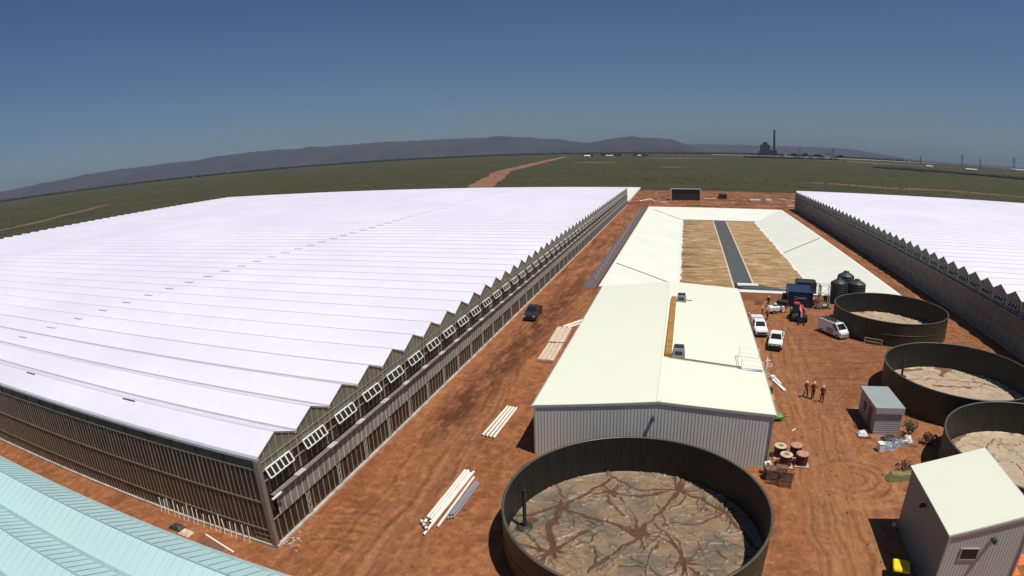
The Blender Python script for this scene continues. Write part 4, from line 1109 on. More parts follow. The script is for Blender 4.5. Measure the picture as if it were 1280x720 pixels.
def van():
    g = thing('van', 'white van with dark roof rack parked by the furthest round tank', 'van', (21.6,79.2,0), R(31))
    mb = MB(); loft(mb, [(-2.36,.70,.40,.82),(-2.28,.82,.36,1.05),(-1.95,.86,.34,1.22),(-1.85,.86,.34,1.25),(2.30,.86,.36,1.30),(2.36,.80,.40,1.28)]); mb.build('body', M['carwhite'], g)
    cb = MB(); v = frustum(cb, .855, (-1.95,2.33), .74, (-1.15,2.22), 1.22, 1.96); co = cb.build('roof', M['carwhite'], g)
    def pane(nm, q, *a):
        gl = MB(); inset(gl, q, *a, .008); gl.build(nm, M['glass_car'], co)
    pane('windscreen', [v[0],v[1],v[5],v[4]], .06,.94,.08,.92); pane('rear_window', [v[2],v[3],v[7],v[6]], .12,.88,.15,.85)
    pane('side_window', [v[1],v[2],v[6],v[5]], .05,.24,.08,.85); pane('side_window', [v[3],v[0],v[4],v[7]], .76,.95,.08,.85)
    mb = MB()
    for x in (-.62,-.2,.2,.62): mb.bar((x,-.75,2.10),(x,2.1,2.10),.05)
    for y in (-.7,0,.7,1.4,2.05): mb.bar((-.7,y,2.06),(.7,y,2.06),.05); mb.bar((-.68,y,1.93),(-.68,y,2.06),.05); mb.bar((.68,y,1.93),(.68,y,2.06),.05)
    mb.build('roof_rack', M['dark_metal'], g)
    mb = MB(); mb.tube((-.35,-.7,2.16),(-.35,2.0,2.16),.09,8); mb.build('tube', M['black'], g); mb = MB(); mb.cbox((.2,.7,2.17),(.5,2.2,.06)); mb.build('board', M['black'], g)
    mb = MB(); mb.box((-.6,-2.40,.52),(.6,-2.34,.74)); mb.build('grille', M['grey_box'], g); mb = MB(); mb.box((-.8,-2.42,.30),(.8,-2.3,.42)); mb.build('bumper', M['grey_box'], g); mb = MB(); mb.box((-.875,-.9,.5),(-.862,.4,1.15)); mb.build('sliding_door', M['grey_box'], g)
    for x in (-.62,.62):
        mb = MB(); mb.cbox((x,-2.31,.86),(.3,.1,.2)); mb.build('headlight', M['lamp'], g)
        mb = MB(); mb.cbox((x*1.25,2.35,.95),(.12,.04,.35)); mb.build('tail_light', M['lamp_red'], g)
        mb = MB(); mb.cbox((x*1.66,-1.6,1.32),(.22,.12,.28)); mb.build('mirror', M['black'], g)
    wheels(g, (-.76,.76), (-1.6,1.45), .33)
van()
def telehandler():
    g = thing('telehandler', 'red telehandler with black chassis standing before the navy container', 'forklift', (17.9,86.2,0), R(-4))
    mb = MB(); loft(mb, [(-1.9,.75,.55,1.0),(-1.5,.85,.5,1.2),(1.6,.85,.5,1.2),(2.2,.8,.55,1.35)]); mb.build('chassis', M['black'], g)
    mb = MB(); loft(mb, [(-.2,.35,1.2,1.7),(1.4,.42,1.2,1.85),(2.2,.40,1.25,1.8)]); mb.v = [(x+.45,y,z) for x,y,z in mb.v]; mb.build('hood', M['red'], g)
    cb = MB(); v = frustum(cb, .42, (-1.0,.6), .36, (-.75,.55), 1.2, 2.45); cb.v = [(x-.42,y,z) for x,y,z in cb.v]; cb.build('cab', M['glass_car'], g)
    mb = MB(); mb.cbox((-.42,-.1,2.5),(.86,1.5,.12)); mb.build('cab_roof', M['red'], g)
    mb = MB(); mb.bar((.12,2.1,1.95),(.12,-2.0,1.55),.28,.34); mb.bar((.12,-2.0,1.55),(.12,-2.6,.6),.22,.26); mb.build('boom', M['pink'], g)
    mb = MB(); mb.cbox((.1,-2.65,.62),(1.3,.1,.9))
    for x in (-.35,.5): mb.cbox((x,-3.2,.2),(.14,1.1,.06))
    mb.build('fork_carriage', M['black'], g)
    wheels(g, (-.95,.95), (-1.35,1.45), .58, .42)
telehandler()

# ------------------------------------------------------------------ container, frames, poly tanks
def container(label, loc, rz, w, d, h, mat, emblem=False):
    g = thing('container', label, 'container', loc, rz)
    mb = MB(); mb.box((-w/2,0,.12),(w/2,d,h)); mb.build('body', mat, g)
    mb = MB()
    for x in (-w/2,w/2):
        for y in (0,d): mb.cbox((x,y,h/2),(.14,.14,h+.06))
    for z in (.1,h): 
        for y in (0,d): mb.cbox((0,y,z),(w-.15,.12,.13))
        for x in (-w/2,w/2): mb.cbox((x,d/2,z),(.12,d-.15,.13))
    k = -w/2+.2
    while k < w/2-.1: mb.cbox((k,-.02,h/2),(.05,.03,h-.35)); k += .28
    mb.build('frame', M['blue'] if emblem else M['dark_metal'], g)
    if emblem:
        mb = MB(); cx, cz = -.7, h*.62
        for k in range(14):
            a, b = 2*math.pi*k/16+.5, 2*math.pi*(k+1)/16+.5
            mb.bar((cx+.24*math.cos(a),-.05,cz+.24*math.sin(a)),(cx+.24*math.cos(b),-.05,cz+.24*math.sin(b)),.03,.07)
        for k, ww in enumerate((.13,.12,.1,.13,.11,.12,.1,.13)): mb.box((cx+.36+k*.17,-.055,cz-.08),(cx+.36+k*.17+ww,-.04,cz+.09 if k % 3 else cz+.13))
        mb.build('emblem', M['far_pale'], g)
    return g
container('navy container with a round emblem and faint lettering on its front', (19.35,93.0,0), R(-6), 3.9, 5.6, 2.5, M['blue'], True)
container('dark container standing behind the navy one', (21.6,99.6,0), R(-6), 3.4, 3.0, 2.6, M['dark_metal'])
def steel_frame(label, loc, w, d, h, mat):
    g = thing('steel_frame', label, 'frame', loc, R(-4))
    for x in (-w/2,w/2):
        for y in (0,d):
            mb = MB(); mb.bar((x,y,0),(x,y,h),.10); mb.build('leg', mat, g)
    mb = MB()
    for z in (h, h*.52):
        for y in (0,d): mb.bar((-w/2,y,z),(w/2,y,z),.08)
        for x in (-w/2,w/2): mb.bar((x,0,z),(x,d,z),.08)
    mb.bar((-w/2,0,h*.52),(w/2,0,h),.05); mb.build('rail', mat, g)
steel_frame('black steel frame next to the navy container', (22.2,94.2,0), 1.3, 1.8, 3.4, M['dark_metal'])
steel_frame('pale steel frame between the containers and the water tanks', (23.9,94.8,0), 1.5, 1.6, 3.3, M['alu_bright'])
def skid(label, loc, rz, tankmat):
    g = thing('pump_skid', label, 'pump', loc, rz)
    mb = MB(); mb.box((-.8,-.5,.02),(.8,.5,.14)); mb.build('base', M['dark_metal'], g)
    mb = MB(); mb.tube((-.55,0,.45),(.15,0,.45),.28,12); mb.cbox((-.2,0,.76),(.3,.3,.16)); mb.build('motor', M['grey_box'], g)
    mb = MB(); mb.tube((.45,0,.15),(.45,0,.95),.26,12); mb.tube((.45,0,.95),(.45,0,1.1),.08,8); mb.build('vessel', tankmat, g)
    mb = MB(); mb.tube((.15,0,.45),(.45,0,.4),.07,8); mb.build('pipe', M['brown_pipe'], g); mb = MB(); mb.tube((-.4,-.3,.3),(-.4,-.9,.15),.06,8); mb.build('pipe', M['brown_pipe'], g)
skid('pump skid with white vessel, leftmost beside the navy container', (14.6,91.0,0), R(20), M['white'])
skid('pump skid with white vessel, close in front of the telehandler\'s left side', (15.7,89.9,0), R(-50), M['white'])
skid('pump skid with grey vessel under the pale steel frame', (23.6,93.0,0), R(10), M['grey_box'])
skid('pump skid with dark vessel under the black steel frame', (22.3,92.9,0), R(80), M['dark_metal'])
def generator(label, loc, rz, body):
    g = thing('generator', label, 'generator', loc, rz)
    mb = MB(); loft(mb, [(-.95,.45,.45,1.05),(-.85,.5,.4,1.2),(.85,.5,.4,1.2),(.95,.45,.45,1.05)]); mb.build('housing', body, g)
    mb = MB(); mb.bar((0,-.9,.42),(0,-1.9,.35),.08); mb.build('tow_bar', M['dark_metal'], g)
    mb = MB(); mb.box((-.3,-.7,1.202),(.3,.1,1.26)); mb.build('exhaust_panel', M['dark_metal'], g)
    wheels(g, (-.55,.55), (.15,), .32, .18)
generator('dark towed generator just left of the navy container', (16.4,92.6,0), R(70), M['dark_metal'])
generator('white towed generator among the pump skids left of the telehandler', (14.4,88.9,0), R(110), M['white'])
def polytank(label, loc, r, h):
    g = thing('water_tank', label, 'water tank', loc)
    prof = [(r*.98,0)]; n = 9
    for k in range(n):
        z0 = .1+k*(h*.8)/n; dz = (h*.8)/n
        prof += [(r,z0),(r,z0+dz*.7),(r*.965,z0+dz*.78),(r*.965,z0+dz*.95)]
    prof += [(r,h*.82),(r*.93,h*.87),(r*.45,h*.97),(r*.3,h*.985)]
    mb = MB(); mb.lathe(prof, 28); mb.build('body', M['poly'], g)
    mb = MB(); mb.lathe([(r*.32,h*.97),(r*.32,h*1.03),(.02,h*1.045)], 16); mb.build('lid', M['dark_metal'], g)
    mb = MB(); mb.tube((r*.75,-r*.75,.1),(r*.75,-r*.75,h*.8),.05,8); mb.build('pipe', M['dark_metal'], g)
polytank('charcoal ribbed water tank, left one of the close pair behind the round tanks', (26.6,97.0,0), 1.42, 4.1)
polytank('charcoal ribbed water tank, right one of the close pair behind the round tanks', (29.6,96.4,0), 1.5, 4.2)
polytank('charcoal ribbed water tank showing its top behind the close pair', (28.9,101.2,0), 1.5, 4.5)

# ------------------------------------------------------------------ pipes, timber, drums, yard clutter
def pipe(p, q, r, mat, label, cat, group, name='pipe', n=10):
    p = Vector(p); q = Vector(q); mb = MB(); d = q-p
    mb.tube((0,0,0), d, r, n); e = d.normalized()*.004
    mb.tube(-e, -e*.2, r*.8, n, 1); mb.tube(d+e*.2, d+e, r*.8, n, 1)
    tag(mb.build(name, [mat, M['black']], None, p), label, cat, group)
for k in range(4):
    t = k/3; z = .13
    pipe((-16.75+1.1*t,43.4-.2*t,z), (-16.35+.95*t,49.75-.1*t,z), .125, M['pipe_white'], 'white pipe in the flat row of four beside the main shed\'s near corner', 'pipe', 'row of four white pipes')
for k in range(6):
    x = -16.35+.22*k*.9; zz = .11 if k < 4 else .31
    if k >= 4: x = -16.25+.25*(k-4)
    pipe((x,30.3+random.uniform(-.3,.2),zz), (x+.28,36.9+random.uniform(-.3,.3),zz), .115, M['pipe_white'], 'white pipe in the heap left of the nearest tank', 'pipe', 'white pipes heaped left of the near tank')
pipe((-15.80,28.7,.11), (-15.35,37.4,.14), .10, M['pipe_white'], 'long white pipe lying loose, reaching past both ends of the heap', 'pipe', None)
pipe((-15.25,29.8,.11), (-15.05,36.6,.14), .10, M['pipe_white'], 'white pipe lying between the heap and the grey pipes', 'pipe', None)
for k in range(5):
    x = -14.95+.17*k if k < 3 else -14.87+.17*(k-3); zz = .09 if k < 3 else .235
    pipe((x,30.9+.1*k,zz), (x+.22,35.9,zz), .085, M['pipe_grey'], 'grey pipe in the small bundle alongside the white pipes', 'pipe', 'grey pipes left of the near tank')
for k in range(3):
    pipe((-16.5+.3*k,29.9-.3*k,.32),(-16.3+.3*k,29.7-.3*k,.33),.10,M['white'],'short white pipe offcut at the near end of the pipe heap','pipe offcut','white pipe offcuts at the heap', 'pipe_offcut')
def plank_stack(label, loc, rz, w, d, h, n, m, group=None):
    """strapped timber pack: boards are one surface pattern"""
    g = thing('timber_stack', label, 'timber', loc, rz, group)
    for i in range(n):
        mb = MB(); x = -w/2+w*i/n; mb.box((x+.03,random.uniform(-.08,.08),.1),(x+w/n-.03,d+random.uniform(-.1,.1),h)); mb.build('bundle', m, g)
    for y in (.4,d-.4): mb = MB(); mb.box((-w/2-.1,y-.06,0),(w/2+.1,y+.06,.096)); mb.build('bearer', M['timber_dark'], g)
plank_stack('pale timber pack left of the main shed, nearer of two end to end', (-15.6,62.5,0), R(1), 2.0, 6.1, .45, 4, M['timber'])
plank_stack('pale timber pack left of the main shed, further of two end to end', (-15.75,69.1,0), R(2), 2.1, 6.3, .45, 3, M['timber'])
pipe((-16.4,76.0,.2), (-12.6,82.6,.2), .24, M['pipe_white'], 'pale beam slanting toward the shed wall, upper of two', 'beam', None, 'beam', 4)
pipe((-15.7,75.9,.2), (-12.3,80.9,.2), .22, M['pipe_white'], 'pale beam slanting toward the shed wall, lower of two', 'beam', None, 'beam', 4)
def drum(label, loc, lid):
    g = thing('drum', label, 'drum', loc)
    mb = MB(); mb.lathe([(.50,0),(.52,.02),(.50,.05),(.50,.26),(.52,.29),(.50,.32),(.50,.55),(.52,.58),(.50,.61),(.50,.82),(.55,.84),(.55,.90),(.50,.905)], 24); mb.build('body', M['maroon'], g)
    mb = MB(); mb.lathe([(.54,.88),(.54,.94),(.50,.955),(.25,.956)],24, mi=0); mb.lathe([(.25,.956),(.22,.93),(0.01,.93)],24, mi=1); mb.build('lid', [lid, M['greenmet'] if lid == M['cream'] else lid], g)
def pallet(label, loc, rz=0, mat=None):
    mb = MB()
    for x in (-.5,0,.5): mb.box((x-.05,-.6,0),(x+.05,.6,.10))
    for k in range(7): y = -.6+k*.185; mb.box((-.6,y,.102),(.6,y+.11,.13))
    return tag(mb.build('pallet', mat or M['timber'], None, loc, rz), label, 'pallet')
for (x,y,lid,lab,pl) in ((9.15,44.5,M['cream'],'maroon drum with cream lid, rear left of the four','wooden pallet under the rear left drum'),(10.55,44.75,M['pink'],'maroon drum with pinkish lid, rear right of the four','wooden pallet under the rear right drum'),
                   (9.45,43.05,M['cream'],'maroon drum with cream lid, front left of the four','wooden pallet under the front left drum'),(10.85,43.3,M['pink'],'maroon drum with pinkish lid, front right of the four','wooden pallet under the front right drum')):
    pallet(pl, (x,y,0), R(random.uniform(-6,6)), M['timber']); drum(lab, (x,y,.132), lid)
def crate(label, loc, rz, tilt=0):
    g = thing('crate', label, 'crate', loc, rz); mb = MB()
    for x in (-.4,.4):
        for y in (-.3,.3): mb.bar((x,y,0),(x,y,.9),.07)
    for k in range(5):
        z = .1+k*.19
        for y in (-.33,.33): mb.box((-.43,y-.015,z),(.43,y+.015,z+.12))
        for x in (-.45,.45): mb.box((x-.015,-.33,z),(x+.015,.33,z+.12))
    mb.build('side', M['timber_dark'], g)
    mb = MB(); mb.box((-.42,-.32,.92),(.42,.32,.95)); mb.build('lid', M['timber_dark'], g)
crate('brown slatted crate squeezed against the near tank, left one', (7.95,40.9,0), R(12)); crate('brown slatted crate behind the open frame by the near tank', (8.85,41.2,0), R(-8))
def open_frame(label, loc, rz, w, h, mat):
    g = thing('frame', label, 'frame', loc, rz); mb = MB()
    for x in (-w/2,w/2): mb.bar((x,0,0),(x,.12,h),.07)
    for z in (.04,h/2,h): mb.bar((-w/2,.12*z/h,z),(w/2,.12*z/h,z),.06)
    mb.build('rail', mat, g)
    mb = MB(); mb.face([(-w/2+.05,.012,.06),(w/2-.05,.012,.06),(w/2-.05,.11,h-.05),(-w/2+.05,.11,h-.05)]); mb.build('mesh_panel', M['glass_band'], g)
open_frame('brown timber frame standing upright beside the near tank\'s right rim', (9.0,39.6,0), R(-14), .9, 1.3, M['timber_dark'])
open_frame('second brown frame leaning half behind the near tank', (8.15,39.9,0), R(-10), .7, 1.2, M['timber_dark'])
open_frame('low pale barrier leaning on the furthest round tank', (26.3,75.2,0), R(-26), 2.4, .9, M['timber'])
mb = MB(); mb.cbox((0,0,.5),(.5,.45,1.0)); mb.tube((.05,-.1,1.0),(.05,-.1,1.18),.16,12)
tag(mb.build('pump_cover', [M['white']], None, (7.75,41.6,0)), 'white capped fitting at the main shed\'s near right corner', 'fitting')
# strip along the shed's right wall
def tarp(label, loc, w, d, h, mat, seed, name='sheet', cat='sheet'):
    mb = MB(); n = 12; vs = []
    for j in range(n+1):
        for i in range(n+1):
            u, v = i/n-.5, j/n-.5; e = max(0, 1-max(abs(u),abs(v))*2)
            z = h*min(1,e*2.2)*(.55+.6*abs(noise.noise(Vector((u*5+seed,v*5,seed)))))+.02
            vs.append((u*w*(1+.18*noise.noise(Vector((v*4,seed,1)))), v*d*(1+.18*noise.noise(Vector((u*4,seed,5)))), z))
    mb.faces(vs, [(j*(n+1)+i, j*(n+1)+i+1, (j+1)*(n+1)+i+1, (j+1)*(n+1)+i) for j in range(n) for i in range(n)])
    return tag(mb.build(name, mat, None, loc), label, cat)
for k in range(4):
    pipe((9.15+.16*k,58.6,.1+.0*k), (8.9+.14*k,67.2,.1), .08, M['grey_box'] if k % 2 else M['pipe_white'], 'thin pipe in the bundle along the main shed\'s right wall' , 'pipe', 'thin pipes along the shed wall')
mb = MB(); mb.cbox((0,0,.25),(.8,.55,.5)); mb.cbox((0,0,.53),(.86,.6,.05)); tag(mb.build('box', M['dark_metal'], None, (9.75,58.0,0)), 'black box at the near end of the thin pipes', 'box')
pallet('pallet lying by the black box along the shed wall', (9.6,56.6,0), R(4))
mb = MB(); mb.bar((0,0,.1),(1.0,-3.4,.12),.34,.16); mb.bar((.25,.1,.25),(.75,-1.9,.26),.22,.1); mb.cbox((.1,-.2,.35),(.4,.5,.25)); tag(mb.build('offcut_sheet', M['white'], None, (10.6,61.9,0)), 'white bent sheet offcut lying right of the thin pipes', 'sheet')
g = thing('barrow', 'green wheelbarrow-like cart beside the main shed\'s front corner', 'cart', (9.7,51.5,0), R(8))
mb = MB(); loft(mb, [(-.75,.3,.3,.6),(-.6,.42,.22,.62),(.6,.42,.22,.62)]); mb.v = [(y,x,z) for x,y,z in mb.v]; mb.build('tray', M['green'], g)
for y in (-.3,.3):
    mb = MB(); mb.bar((.5,y,.4),(1.25,y,.55),.05); mb.bar((.6,y,0),(.6,y,.4),.05); mb.build('handle', M['dark_metal'], g)
mb = MB(); mb.tube((-.7,-.06,.2),(-.7,.06,.2),.2,14); mb.build('wheel', M['black'], g)
mb = MB(); mb.box((-.55,-.08,0),(.55,.08,.06)); tag(mb.build('plank', M['timber'], None, (9.95,52.9,0), R(12)), 'pale plank behind the green cart', 'plank')
mb = MB(); mb.box((-.3,-.05,0),(.3,.05,.05)); tag(mb.build('plank', M['pipe_white'], None, (11.2,49.6,0), R(50)), 'small pale offcut on the soil near the green cart', 'plank')
mb = MB(); mb.box((-.3,-.12,0),(.3,.12,.05)); tag(mb.build('plank', M['pipe_white'], None, (10.9,67.7,0), R(5)), 'small pale board beyond the white bent sheet', 'plank')

# around the little shed
pallet('pallet carrying a white sack by the little shed\'s near corner', (17.7,48.9,0), R(8), M['timber_dark']); tarp('crumpled white sack on the pallet by the little shed', (17.6,49.0,.132), .9, .8, .5, M['white'], 3, 'sack', 'sack')
pallet('second pallet against the little shed\'s long side', (17.95,50.9,0), R(84), M['timber_dark'])
mb = MB(); mb.box((-.25,-.3,0),(.25,.3,.75)); mb.box((-.27,-.32,.752),(.27,.32,.80)); tag(mb.build('white_box', M['white'], None, (18.55,46.2,0), R(10)), 'upright white box at the near end of the scrap heap', 'box')
tarp('crumpled grey plastic film in the scrap heap, nearest the white box', (19.4,46.9,0), 1.5, 1.3, .6, M['plastic_grey'], 8); tarp('crumpled grey plastic film in the middle of the scrap heap', (20.5,47.4,0), 1.7, 1.2, .75, M['plastic_grey'], 14)
tarp('dark crumpled sheet at the back of the scrap heap', (20.2,48.3,0), 2.0, .9, .55, M['dark_metal'], 20); tarp('white crumpled sheet by the green shrub', (21.8,48.2,0), .9, .8, .7, M['white'], 27)
for k, (a, b, m) in enumerate((((18.6,47.0,.15),(21.4,47.3,.5),'pipe_white'),((19.0,46.4,.12),(21.8,47.6,.3),'pipe_grey'),((19.4,47.6,.5),(22.4,47.0,.15),'brown_pipe'))):
    pipe(a, b, .06, M[m], ('white stick across the scrap heap','grey stick across the scrap heap','brown stick across the scrap heap')[k], 'pipe', None)
def shrub(label, loc, r, h, leaf, n=260, name='shrub'):
    g = thing(name, label, 'shrub', loc)
    mb = MB()
    for k in range(7):
        a = random.random()*6.28; mb.tube((0,0,0),(math.cos(a)*r*.6,math.sin(a)*r*.6,h*random.uniform(.5,.85)),.035,5,r2=.012)
    mb.build('stem', M['bark'], g)
    mb = MB()
    cl = [(random.gauss(0,.42)*r, random.gauss(0,.42)*r, h*random.uniform(.3,.85), random.uniform(.25,.45)*r) for _ in range(9)]
    for k in range(n):
        cx, cy, cz, cr = random.choice(cl); v = Vector((random.gauss(0,1),random.gauss(0,1),random.gauss(0,1))).normalized()*cr
        c = Vector((cx,cy,max(.1,cz)))+v; a = Vector((random.gauss(0,1),random.gauss(0,1),random.gauss(0,1))).normalized(); b = a.orthogonal().normalized(); s_ = random.uniform(.09,.17)
        mb.face([c-a*s_, c+b*s_*.5, c+a*s_, c-b*s_*.5])
    mb.build('foliage', leaf, g)
shrub('dull green shrub behind the scrap heap by the little shed', (22.4,49.3,0), .85, 1.5, M['leaf'])
shrub('dry reddish shrub at the right end of the scrap heap', (23.6,47.6,0), .8, .9, M['leaf_brown'])
# behind the tall shed
g = thing('skip_boards', 'olive boards stacked in a wedge behind the tall shed', 'boards', (18.9,41.6,0), R(8))
for k in range(5):
    mb = MB(); mb.box((-1.2+.12*k,-.5+.06*k,.04+k*.085),(1.2-.05*k,.3+.05*k,.115+k*.085)); mb.build('board', M['greenmet'], g)
shrub('dry dark bush behind the olive boards at the tall shed', (19.6,42.6,0), .7, 1.1, M['leaf_brown'], 160)
mb = MB(); mb.cbox((0,0,.35),(.55,.5,.7)); mb.cbox((0,0,.73),(.6,.55,.06)); tag(mb.build('box', M['grey_box'], None, (20.3,41.4,0), R(15)), 'grey box between the olive boards and the tall shed', 'box')
# marker, yellow bin, orange heap
mb = MB(); mb.tube((0,0,0),(0,0,.3),.05,8); mb.lathe([(.16,.3),(.16,.4),(.1,.46),(.01,.48)],14)
tag(mb.build('marker_post', M['hat'], None, (16.36,34.75,0)), 'small post with pale round cap at the tall shed\'s far corner', 'marker')
def bin_(k=1.28):
    g = thing('bin', 'bright yellow lidded bin in the shade of the tall shed', 'bin', (15.1,29.35,0), R(-14))
    mb = MB(); prof = [(.30,.0),(.36,.9)]
    vs = []
    for hw, z in prof: vs += [(-hw,-hw,z),(hw,-hw,z),(hw,hw,z),(-hw,hw,z)]
    mb.faces(vs, [(0,1,5,4),(1,2,6,5),(2,3,7,6),(3,0,4,7)]); mb.build('body', M['dark_metal'], g)
    mb = MB(); loft(mb, [(-.46,.34,.90,.97),(-.40,.42,.90,1.06),(.36,.42,.90,1.08),(.46,.36,.90,1.0)]); mb.build('lid', M['yellow'], g)
    mb = MB(); mb.tube((-.3,.48,.93),(.3,.48,.93),.03,6); mb.build('handle', M['dark_metal'], g)
    wheels(g, (-.26,.26), (.3,), .1, .06)
    g.scale = (k,k,1.12)
bin_()
tarp('heap of orange safety netting right of the tall shed', (23.2,30.2,0), 1.7, 1.3, .55, M['orange'], 33, 'netting', 'netting')
tarp('orange cover lying behind the netting at the picture\'s right edge', (24.6,31.2,0), 1.3, 1.2, .4, M['orange'], 41, 'cover', 'cover')
# digging bar left on the soil
mb = MB(); mb.tube((0,0,.05),(.25,1.5,.05),.03,6); mb.tube((0,0,.05),(-.35,-.05,.05),.03,6); mb.tube((-.5,1.7,.05),(1.6,1.6,.05),.02,6)
tag(mb.build('bent_bar', M['dark_metal'], None, (16.6,51.3,0)), 'bent dark bar lying on the soil left of the little shed', 'bar')
mb = MB()
for k in range(18):
    mb.cbox((random.gauss(0,.45),random.gauss(0,.6),.09),(random.uniform(.06,.2),random.uniform(.06,.2),random.uniform(.1,.16)))
tag(mb.build('rubble', M['kerb'], None, (-24.0,25.3,0)), 'pale rubble at the left greenhouse\'s near corner', 'rubble', kind='stuff')
pipe((-30.6,22.9,.06),(-27.2,22.2,.06),.07,M['white'],'white pipe lying before the left greenhouse\'s front wall','pipe',None)
tarp('dark crumpled sheet on the soil between greenhouse and teal roof', (-33.4,22.6,0), 1.3, .8, .3, M['dark_metal'], 51); tarp('tan crumpled sheet on the soil next to the dark one', (-32.2,22.4,0), 1.1, .7, .3, M['timber'], 57)
tarp('dirty brown sheet lying before the greenhouse corner', (-29.3,22.0,0), 2.2, .7, .22, M['timber_dark'], 61)
pallet('pallet lying flat behind the shed by the pond\'s near edge', (12.9,95.0,0), R(5), M['timber_dark']); pallet('upright stack of dark boards near the pond\'s near edge', (12.6,93.9,0), R(-12), M['timber_dark'])

# ------------------------------------------------------------------ people
def person_mesh(name, pose, top, trousers):
    """one continuous skinned body; pose: walking stride and arm swing"""
    st, sw, bend = pose
    J = {'pel':(0,0,.95,.135,.10),'waist':(0,-.01,1.10,.125,.09),'chest':(0,-.02-bend*.2,1.32,.165,.105),'neckb':(0,-.02-bend*.3,1.47,.07,.065),'neck':(0,-.03-bend*.35,1.54,.055,.055),
         'head':(0,-.05-bend*.4,1.63,.075,.09),'crown':(0,-.04-bend*.4,1.72,.062,.075),'nose':(0,-.15-bend*.4,1.63,.014,.014)}
    E = [('pel','waist'),('waist','chest'),('chest','neckb'),('neckb','neck'),('neck','head'),('head','crown'),('head','nose')]
    for sg, s_ in (('l',-1),('r',1)):
        dy = st*s_
        J['hip'+sg] = (s_*.10,0,.88,.09,.09); J['knee'+sg] = (s_*.11,-.06-dy*.18,.49,.058,.062); J['ank'+sg] = (s_*.11,dy*-.32+max(0,-dy)*.05,.10,.04,.045); J['toe'+sg] = (s_*.12,dy*-.32-.17,.05,.042,.03)
        J['sh'+sg] = (s_*.20,-.02-bend*.25,1.42,.06,.06); J['elb'+sg] = (s_*.26,.03+dy*sw*.4-bend*.2,1.14,.043,.043); J['wri'+sg] = (s_*.27,-.06+dy*sw*.9-bend*.5,.90,.028,.028); J['palm'+sg] = (s_*.272,-.08+dy*sw*1.0-bend*.55,.83,.032,.02)
        E += [('pel','hip'+sg),('hip'+sg,'knee'+sg),('knee'+sg,'ank'+sg),('ank'+sg,'toe'+sg),('chest','sh'+sg),('sh'+sg,'elb'+sg),('elb'+sg,'wri'+sg),('wri'+sg,'palm'+sg)]
        for k, (ox, ln) in enumerate(((-.028,.07),(-.010,.085),(.010,.08),(.028,.06))):
            b = J['palm'+sg]; f = 'f%d%s' % (k,sg); J[f] = (b[0]-s_*.012,b[1]+ox,b[2]-ln,.009,.009); E.append(('palm'+sg, f))
        b = J['wri'+sg]; J['th'+sg] = (b[0]-s_*.02,b[1]-.05,b[2]-.06,.010,.010); E.append(('wri'+sg,'th'+sg))
    names = list(J); me = bpy.data.meshes.new(name)
    me.from_pydata([J[k][:3] for k in names], [(names.index(a),names.index(b)) for a,b in E], [])
    o = bpy.data.objects.new(name, me); C.objects.link(o)
    mod = o.modifiers.new('s','SKIN'); sv = me.skin_vertices[0].data
    for i, k in enumerate(names): q = 1.0 if k[0] in 'ft' and k[:2] != 'to' else 1.22; sv[i].radius = (J[k][3]*q, J[k][4]*q); sv[i].use_root = (k == 'pel')
    o.modifiers.new('sub','SUBSURF').levels = 1
    dg = bpy.context.evaluated_depsgraph_get(); ev = o.evaluated_get(dg); nm = bpy.data.meshes.new_from_object(ev)
    bpy.data.objects.remove(o)
    nm.materials.clear()
    for m in (M['skin'], top, trousers, M['boot']): nm.materials.append(m)
    for p in nm.polygons:
        c = p.center; z = c.z; p.use_smooth = True
        arm = abs(c.x) > .20
        if z > 1.50: p.material_index = 0
        elif arm and z < 1.16 and z > .70: p.material_index = 0
        elif z > .98: p.material_index = 1
        elif z > .16: p.material_index = 2
        else: p.material_index = 3
    return nm
def person(label, loc, face, pose, top, trousers, hat=True, sc=1.04):
    nm = person_mesh('person', pose, M[top], M[trousers])
    o = bpy.data.objects.new('person', nm); C.objects.link(o); o.location = loc; o.rotation_euler.z = R(face); o.scale = (sc,)*3
    tag(o, label, 'person')
    b = pose[2]
    mb = MB(); mb.lathe([(.135,1.685),(.118,1.70),(.112,1.75),(.085,1.80),(.03,1.825),(.005,1.828)],16,(0,-.045-b*.4,0)); mb.lathe([(.10,1.68),(.135,1.685)],16,(0,-.055-b*.4,0))
    mb.build('hard_hat', M['hat'] if hat else M['timber_dark'], o)
    for x in (-.028,.028): mb = MB(); mb.cbox((x,-.139-b*.4,1.648),(.022,.008,.012)); mb.build('eye', M['black'], o)
    mb = MB(); mb.cbox((0,-.135-b*.4,1.588),(.04,.008,.010)); mb.build('mouth', M['timber_dark'], o)
    return o
person('person in maroon workwear and pale hard hat, left of three walking in the yard', (13.6,57.2,0), 6, (.8,.6,.0), 'shirt_maroon', 'trouser')
person('person in maroon workwear and pale hard hat, middle of three walking in the yard', (14.3,56.9,0), -4, (-.7,.6,.0), 'shirt_maroon', 'trouser', True, 1.08)
person('person in maroon workwear and pale hard hat, right of three walking in the yard', (15.15,56.2,0), -10, (.75,.6,.05), 'shirt_maroon', 'trouser')
person('person in dark clothes standing at the shed side of the canopy pickup', (9.7,82.2,0), 80, (.2,.3,.1), 'shirt_navy', 'trouser')
person('person in maroon standing behind the canopy pickup', (12.2,85.6,0), 60, (.3,.3,.0), 'shirt_maroon', 'trouser', True, 1.06)
person('person in sand-coloured shirt beside the one in maroon behind the pickup', (12.95,84.9,0), -70, (.3,.4,.05), 'shirt_sand', 'trouser')
person('person in dark clothes at the pump skids by the navy container', (14.0,92.4,0), 20, (.4,.4,.15), 'shirt_navy', 'trouser')
person('person in white hat working at the navy container\'s right corner', (21.3,92.0,0), 160, (.2,.3,.2), 'shirt_navy', 'trouser')

